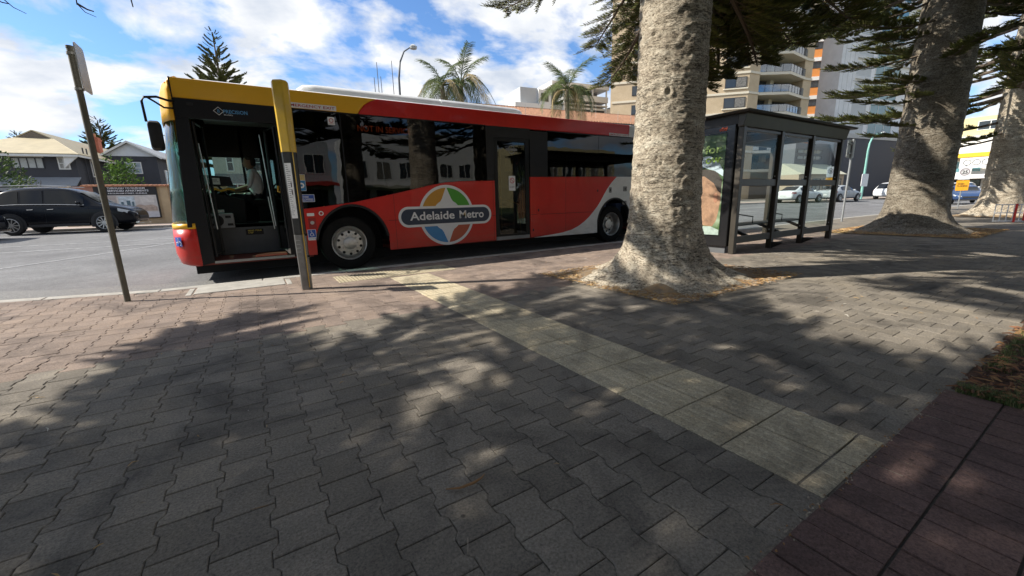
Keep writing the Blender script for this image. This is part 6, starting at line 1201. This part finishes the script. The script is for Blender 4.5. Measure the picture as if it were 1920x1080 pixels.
# wing whose wall turns towards the left, then the balcony front, then a pier
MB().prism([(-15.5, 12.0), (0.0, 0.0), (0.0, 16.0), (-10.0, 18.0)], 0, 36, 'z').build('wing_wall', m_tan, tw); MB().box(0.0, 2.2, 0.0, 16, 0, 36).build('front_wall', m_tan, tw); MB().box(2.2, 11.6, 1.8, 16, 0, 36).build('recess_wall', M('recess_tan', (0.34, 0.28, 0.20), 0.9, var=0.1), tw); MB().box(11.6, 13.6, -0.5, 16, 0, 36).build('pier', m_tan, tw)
fl = [4.47 + 2.76*i for i in range(12)]
wdir = Vector((15.5, -12.0)).normalized(); wn_ = Vector((wdir.y, -wdir.x))
if wn_.y > 0: wn_ = -wn_
def wing_box(t0, t1, o0, o1, z0, z1, name, mat, par=tw):
    P = lambda t, o: (lambda v: (v.x, v.y))(Vector((0, 0)) - wdir*t + wn_*o); pts = [P(t0, o0), P(t1, o0), P(t1, o1), P(t0, o1)]
    return MB().prism(pts, z0, z1, 'z').build(name, mat, par)
for i, z in enumerate(fl):
    if i > 10: break
    wing_box(-0.05, 19.4, 0.0, 0.10, z-0.32, z-0.02, 'string_course', m_crm); MB().box(-0.02, 2.2, -0.12, 0.0, z-0.32, z-0.02).build('string_course', m_crm, tw); MB().box(11.55, 13.65, -0.62, -0.5, z-0.32, z-0.02).build('string_course', m_crm, tw)
    # balcony: wedge-shaped slab, posts and separate glass panels
    sl_ = MB().prism([(2.0, 1.8), (2.0, 0.15), (6.3, -1.9), (11.7, -0.75), (11.7, 1.8)], z-0.38, z, 'z').build('balcony', m_crm, tw)
    line = [Vector((2.05, 0.2)), Vector((6.3, -1.82)), Vector((11.62, -0.7))]
    for a_, b_, n_ in ((line[0], line[1], 4), (line[1], line[2], 5)):
        d_ = (b_-a_)/n_; nn_ = Vector((d_.y, -d_.x)).normalized()*0.02
        for j in range(n_):
            p, q_ = a_ + d_*j, a_ + d_*(j+1)
            MB().prism([(p.x+0.03, p.y-0.02), (q_.x-0.03, q_.y-0.02), (q_.x-0.03, q_.y+0.01), (p.x+0.03, p.y+0.01)], z+0.06, z+1.02, 'z').build('balustrade_panel', g_bal if i > 1 else m_dfr if j % 2 else g_bal, sl_)
            MB().box(p.x-0.03, p.x+0.03, p.y-0.04, p.y+0.03, z, z+1.06).build('baluster', m_dfr, sl_)
        MB().path([(a_.x, a_.y, z+1.06), (b_.x, b_.y, z+1.06)], 0.035, 5).build('handrail', m_dfr, sl_)
    win(tw, 2.5, 6.2, z+0.02, z+2.25, 1.79, 0.08, 2, 0, m_dfr, nm='sliding_door'); win(tw, 7.4, 11.3, z+0.02, z+2.25, 1.79, 0.08, 2, 0, m_dfr, nm='sliding_door'); MB().box(6.4, 7.2, 1.2, 1.8, z, z+2.37).build('balcony_pier', m_crm, tw)
    if i % 1 == 0:
        w0 = wing_box(0.3, 3.2, -0.02, 0.08, z+0.55, z+2.0, 'window', m_dfr); wing_box(0.4, 1.7, 0.08, 0.10, z+0.65, z+1.9, 'pane', WP.choice((m_pane, m_pane, m_pale)), w0); wing_box(1.8, 3.1, 0.08, 0.10, z+0.65, z+1.9, 'pane', m_pane, w0); wing_box(0.1, 3.4, 0.0, 0.16, z+0.35, z+0.53, 'sill', m_crm, w0)
        w1 = wing_box(15.6, 16.4, -0.02, 0.06, z+0.6, z+2.0, 'window', m_dfr); wing_box(15.68, 16.32, 0.06, 0.08, z+0.68, z+1.92, 'pane', m_pane, w1)
# --- dark blue low building with awnings in front of the towers
db_ = bld('building', 'dark navy commercial building with pale awning right of the tower', 60.5, 12, 'building'); m_nav = M('clad_navy', (0.030, 0.036, 0.052), 0.7, var=0.1)
MB().box(10.3, 26, 0, 4, 0, 8.3).build('main_block', m_nav, db_); MB().box(2.5, 10.3, 1.2, 3.5, 0, 7.5).build('side_block', M('clad_steel', (0.085, 0.095, 0.11), 0.6, var=0.1), db_)
MB().box(10.3, 26, -0.1, 0.0, 8.3, 8.9).build('parapet_screen', M('screen_grey', (0.32, 0.33, 0.33), 0.6), db_)
MB().prism([(-1.6, 3.15), (1.2, 3.15), (1.2, 4.7)], 0.0, 10.2, 'x').build('awning', M('awning_sage', (0.42, 0.41, 0.32), 0.8, var=0.08), db_); MB().box(0, 10.2, -1.2, 1.2, 0.0, 3.14).build('shopfront', M('shop_tan', (0.34, 0.27, 0.19), 0.8, var=0.1), db_)
for x in (0.6, 3.0, 5.4, 7.8): win(db_, x, x+1.8, 0.5, 2.6, -1.2, 0.08, 1, 0, m_dfr)
for z in (5.3, 6.1): win(db_, 3.0, 8.6, z, z+0.55, 1.2, 0.05, 3, 0, m_dfr, M('pane_slate', (0.10, 0.12, 0.14), 0.15))
for x in range(11, 26, 2): MB().path([(x, -0.7, 0.0), (x, -0.7, 1.0)], 0.04, 5).build('bollard', m_dfr, db_)
# --- grey concrete building with glass bays
gb = bld('building', 'pale grey concrete building with glass bays behind the second pine', 79.6, 18, 'building'); m_con = M('precast', (0.62, 0.63, 0.63), 0.8, var=0.10, vs=0.6)
MB().box(0, 4.4, 0, 3, 0, 42).build('blank_wall', m_con, gb); MB().box(4.4, 24, 0.5, 3, 0, 42).build('wall', M('precast_white', (0.72, 0.73, 0.73), 0.8, var=0.06), gb)
for x in (0.9, 2.2, 3.5): MB().box(x-0.02, x+0.02, -0.012, 0.0, 8, 42).build('panel_joint', MATS['screen_grey'], gb)
for i in range(9):
    z = 10.0 + i*3.1; MB().box(4.4, 24, 0.1, 0.5, z-0.45, z-0.1).build('floor_band', m_con, gb)
    win(gb, 10.8, 18.5, z, z+2.4, 0.49, 0.12, 2, 0, m_wfr, M('pane_teal', (0.10, 0.22, 0.25), 0.08, spec=0.7, var=0.2, vs=0.4)); win(gb, 5.2, 9.6, z+0.2, z+2.2, 0.49, 0.08, 0, 0, m_con, M('panel_pale', (0.46, 0.48, 0.48), 0.7, var=0.08))
# --- orange building
ob_ = bld('building', 'orange clad building with white bands glimpsed beside the tower', 94.6, 35, 'building', R(-38)); m_or = M('clad_orange', (0.62, 0.24, 0.06), 0.7, var=0.08)
MB().box(0, 16, 0, 10, 0, 40).build('wall', m_or, ob_)
for i in range(10):
    z = 9.6 + i*3.6; MB().box(-0.1, 16, -0.25, 0.0, z-0.7, z).build('white_band', m_w, ob_)
    win(ob_, 0.5, 2.3, z-2.0, z-0.75, 0, 0.06, 1, 0, m_dfr); win(ob_, 2.9, 4.9, z-2.0, z-0.75, 0, 0.06, 1, 0, m_dfr); win(ob_, 5.5, 8.5, z-2.0, z-0.75, 0, 0.06, 1, 0, m_dfr)
# --- pale building closing the street at right
yb = thing('building', 'pale yellow building with yellow awning seen between the right-hand pines', 'building', (95, 17.0, 0), R(-90))
# local x runs towards -y of the street, the front faces the camera side
m_py = M('render_primrose', (0.58, 0.50, 0.28), 0.8, var=0.08)
MB().box(-6, 14, 0, 14, 0, 9.0).build('wall', m_w, yb); MB().box(-2.5, 14, 1.0, 14, 9.0, 11.8).build('upper_wall', m_py, yb); MB().box(-2.5, 14, 0.6, 1.2, 8.2, 9.6).build('yellow_band', m_py, yb)
for x in (-4.6, -3.2): MB().box(x, x+0.9, -0.06, 0, 3.0, 8.2).build('dark_fin', m_dfr, yb)
MB().box(-5.0, 10, -1.8, 0, 5.8, 6.4).build('awning', M('awning_yellow', (0.75, 0.42, 0.02), 0.6), yb); MB().box(-0.6, 9, -1.9, -1.8, 6.5, 7.4).build('fascia_sign', m_w, yb)
for k in range(3): MB().lathe([(0.42, -1.92), (0.42, -1.96), (0.36, -1.96), (0.36, -1.92)], 16, (0.2 + k*0.95, 0, 5.0), 'y').build('round_ornament', m_dfr, yb)
MB().box(-0.6, 2.8, -1.92, -1.86, 4.2, 5.7).build('hanging_sign', m_w, yb)
MB().box(-7, 10, -3.0, 0, 2.6, 3.2).build('canopy', m_w, yb)
for x in (-5.5, -1.5, 2.5, 6.5): win(yb, x, x+3.2, 0.3, 2.5, -0.02, 0.1, 1, 0, m_dfr); win(yb, x, x+3.0, 3.6, 5.4, -0.02, 0.1, 2, 0, m_wfr, M('pane_teal', (0.10, 0.22, 0.25), 0.08))
for x in (0, 4, 8): win(yb, x, x+2.6, 9.8, 11.2, 0.98, 0.1, 1, 0)
# --- buildings behind the camera, seen in the bus glass
for i, (x, y, wd, hh_, mm, lb) in enumerate(((-8, -34, 16, 8, m_w2, 'grey shop building across the park seen in the bus windows'), (11, -40, 18, 10, m_w, 'white building across the park seen in the bus windows'), (34, -36, 20, 9, m_py, 'cream building across the park seen in the bus windows'))):
    pk = thing('building', lb, 'building', (x + wd, y, 0), PI)
    MB().box(0, wd, 0, 8, 0, hh_).build('wall', mm, pk); MB().box(-0.4, wd+0.4, -1.6, 0, 3.1, 3.5).build('awning', M('awning_red', (0.5, 0.04, 0.03), 0.7) if i != 1 else MATS['awning_sage'], pk)
    for q in range(int(wd/3)): win(pk, 0.6+q*3, 2.6+q*3, 4.4, 6.4, 0, 0.1, 1, 0); win(pk, 0.6+q*3, 2.8+q*3, 0.3, 2.7, 0, 0.08, 1, 0, m_dfr)
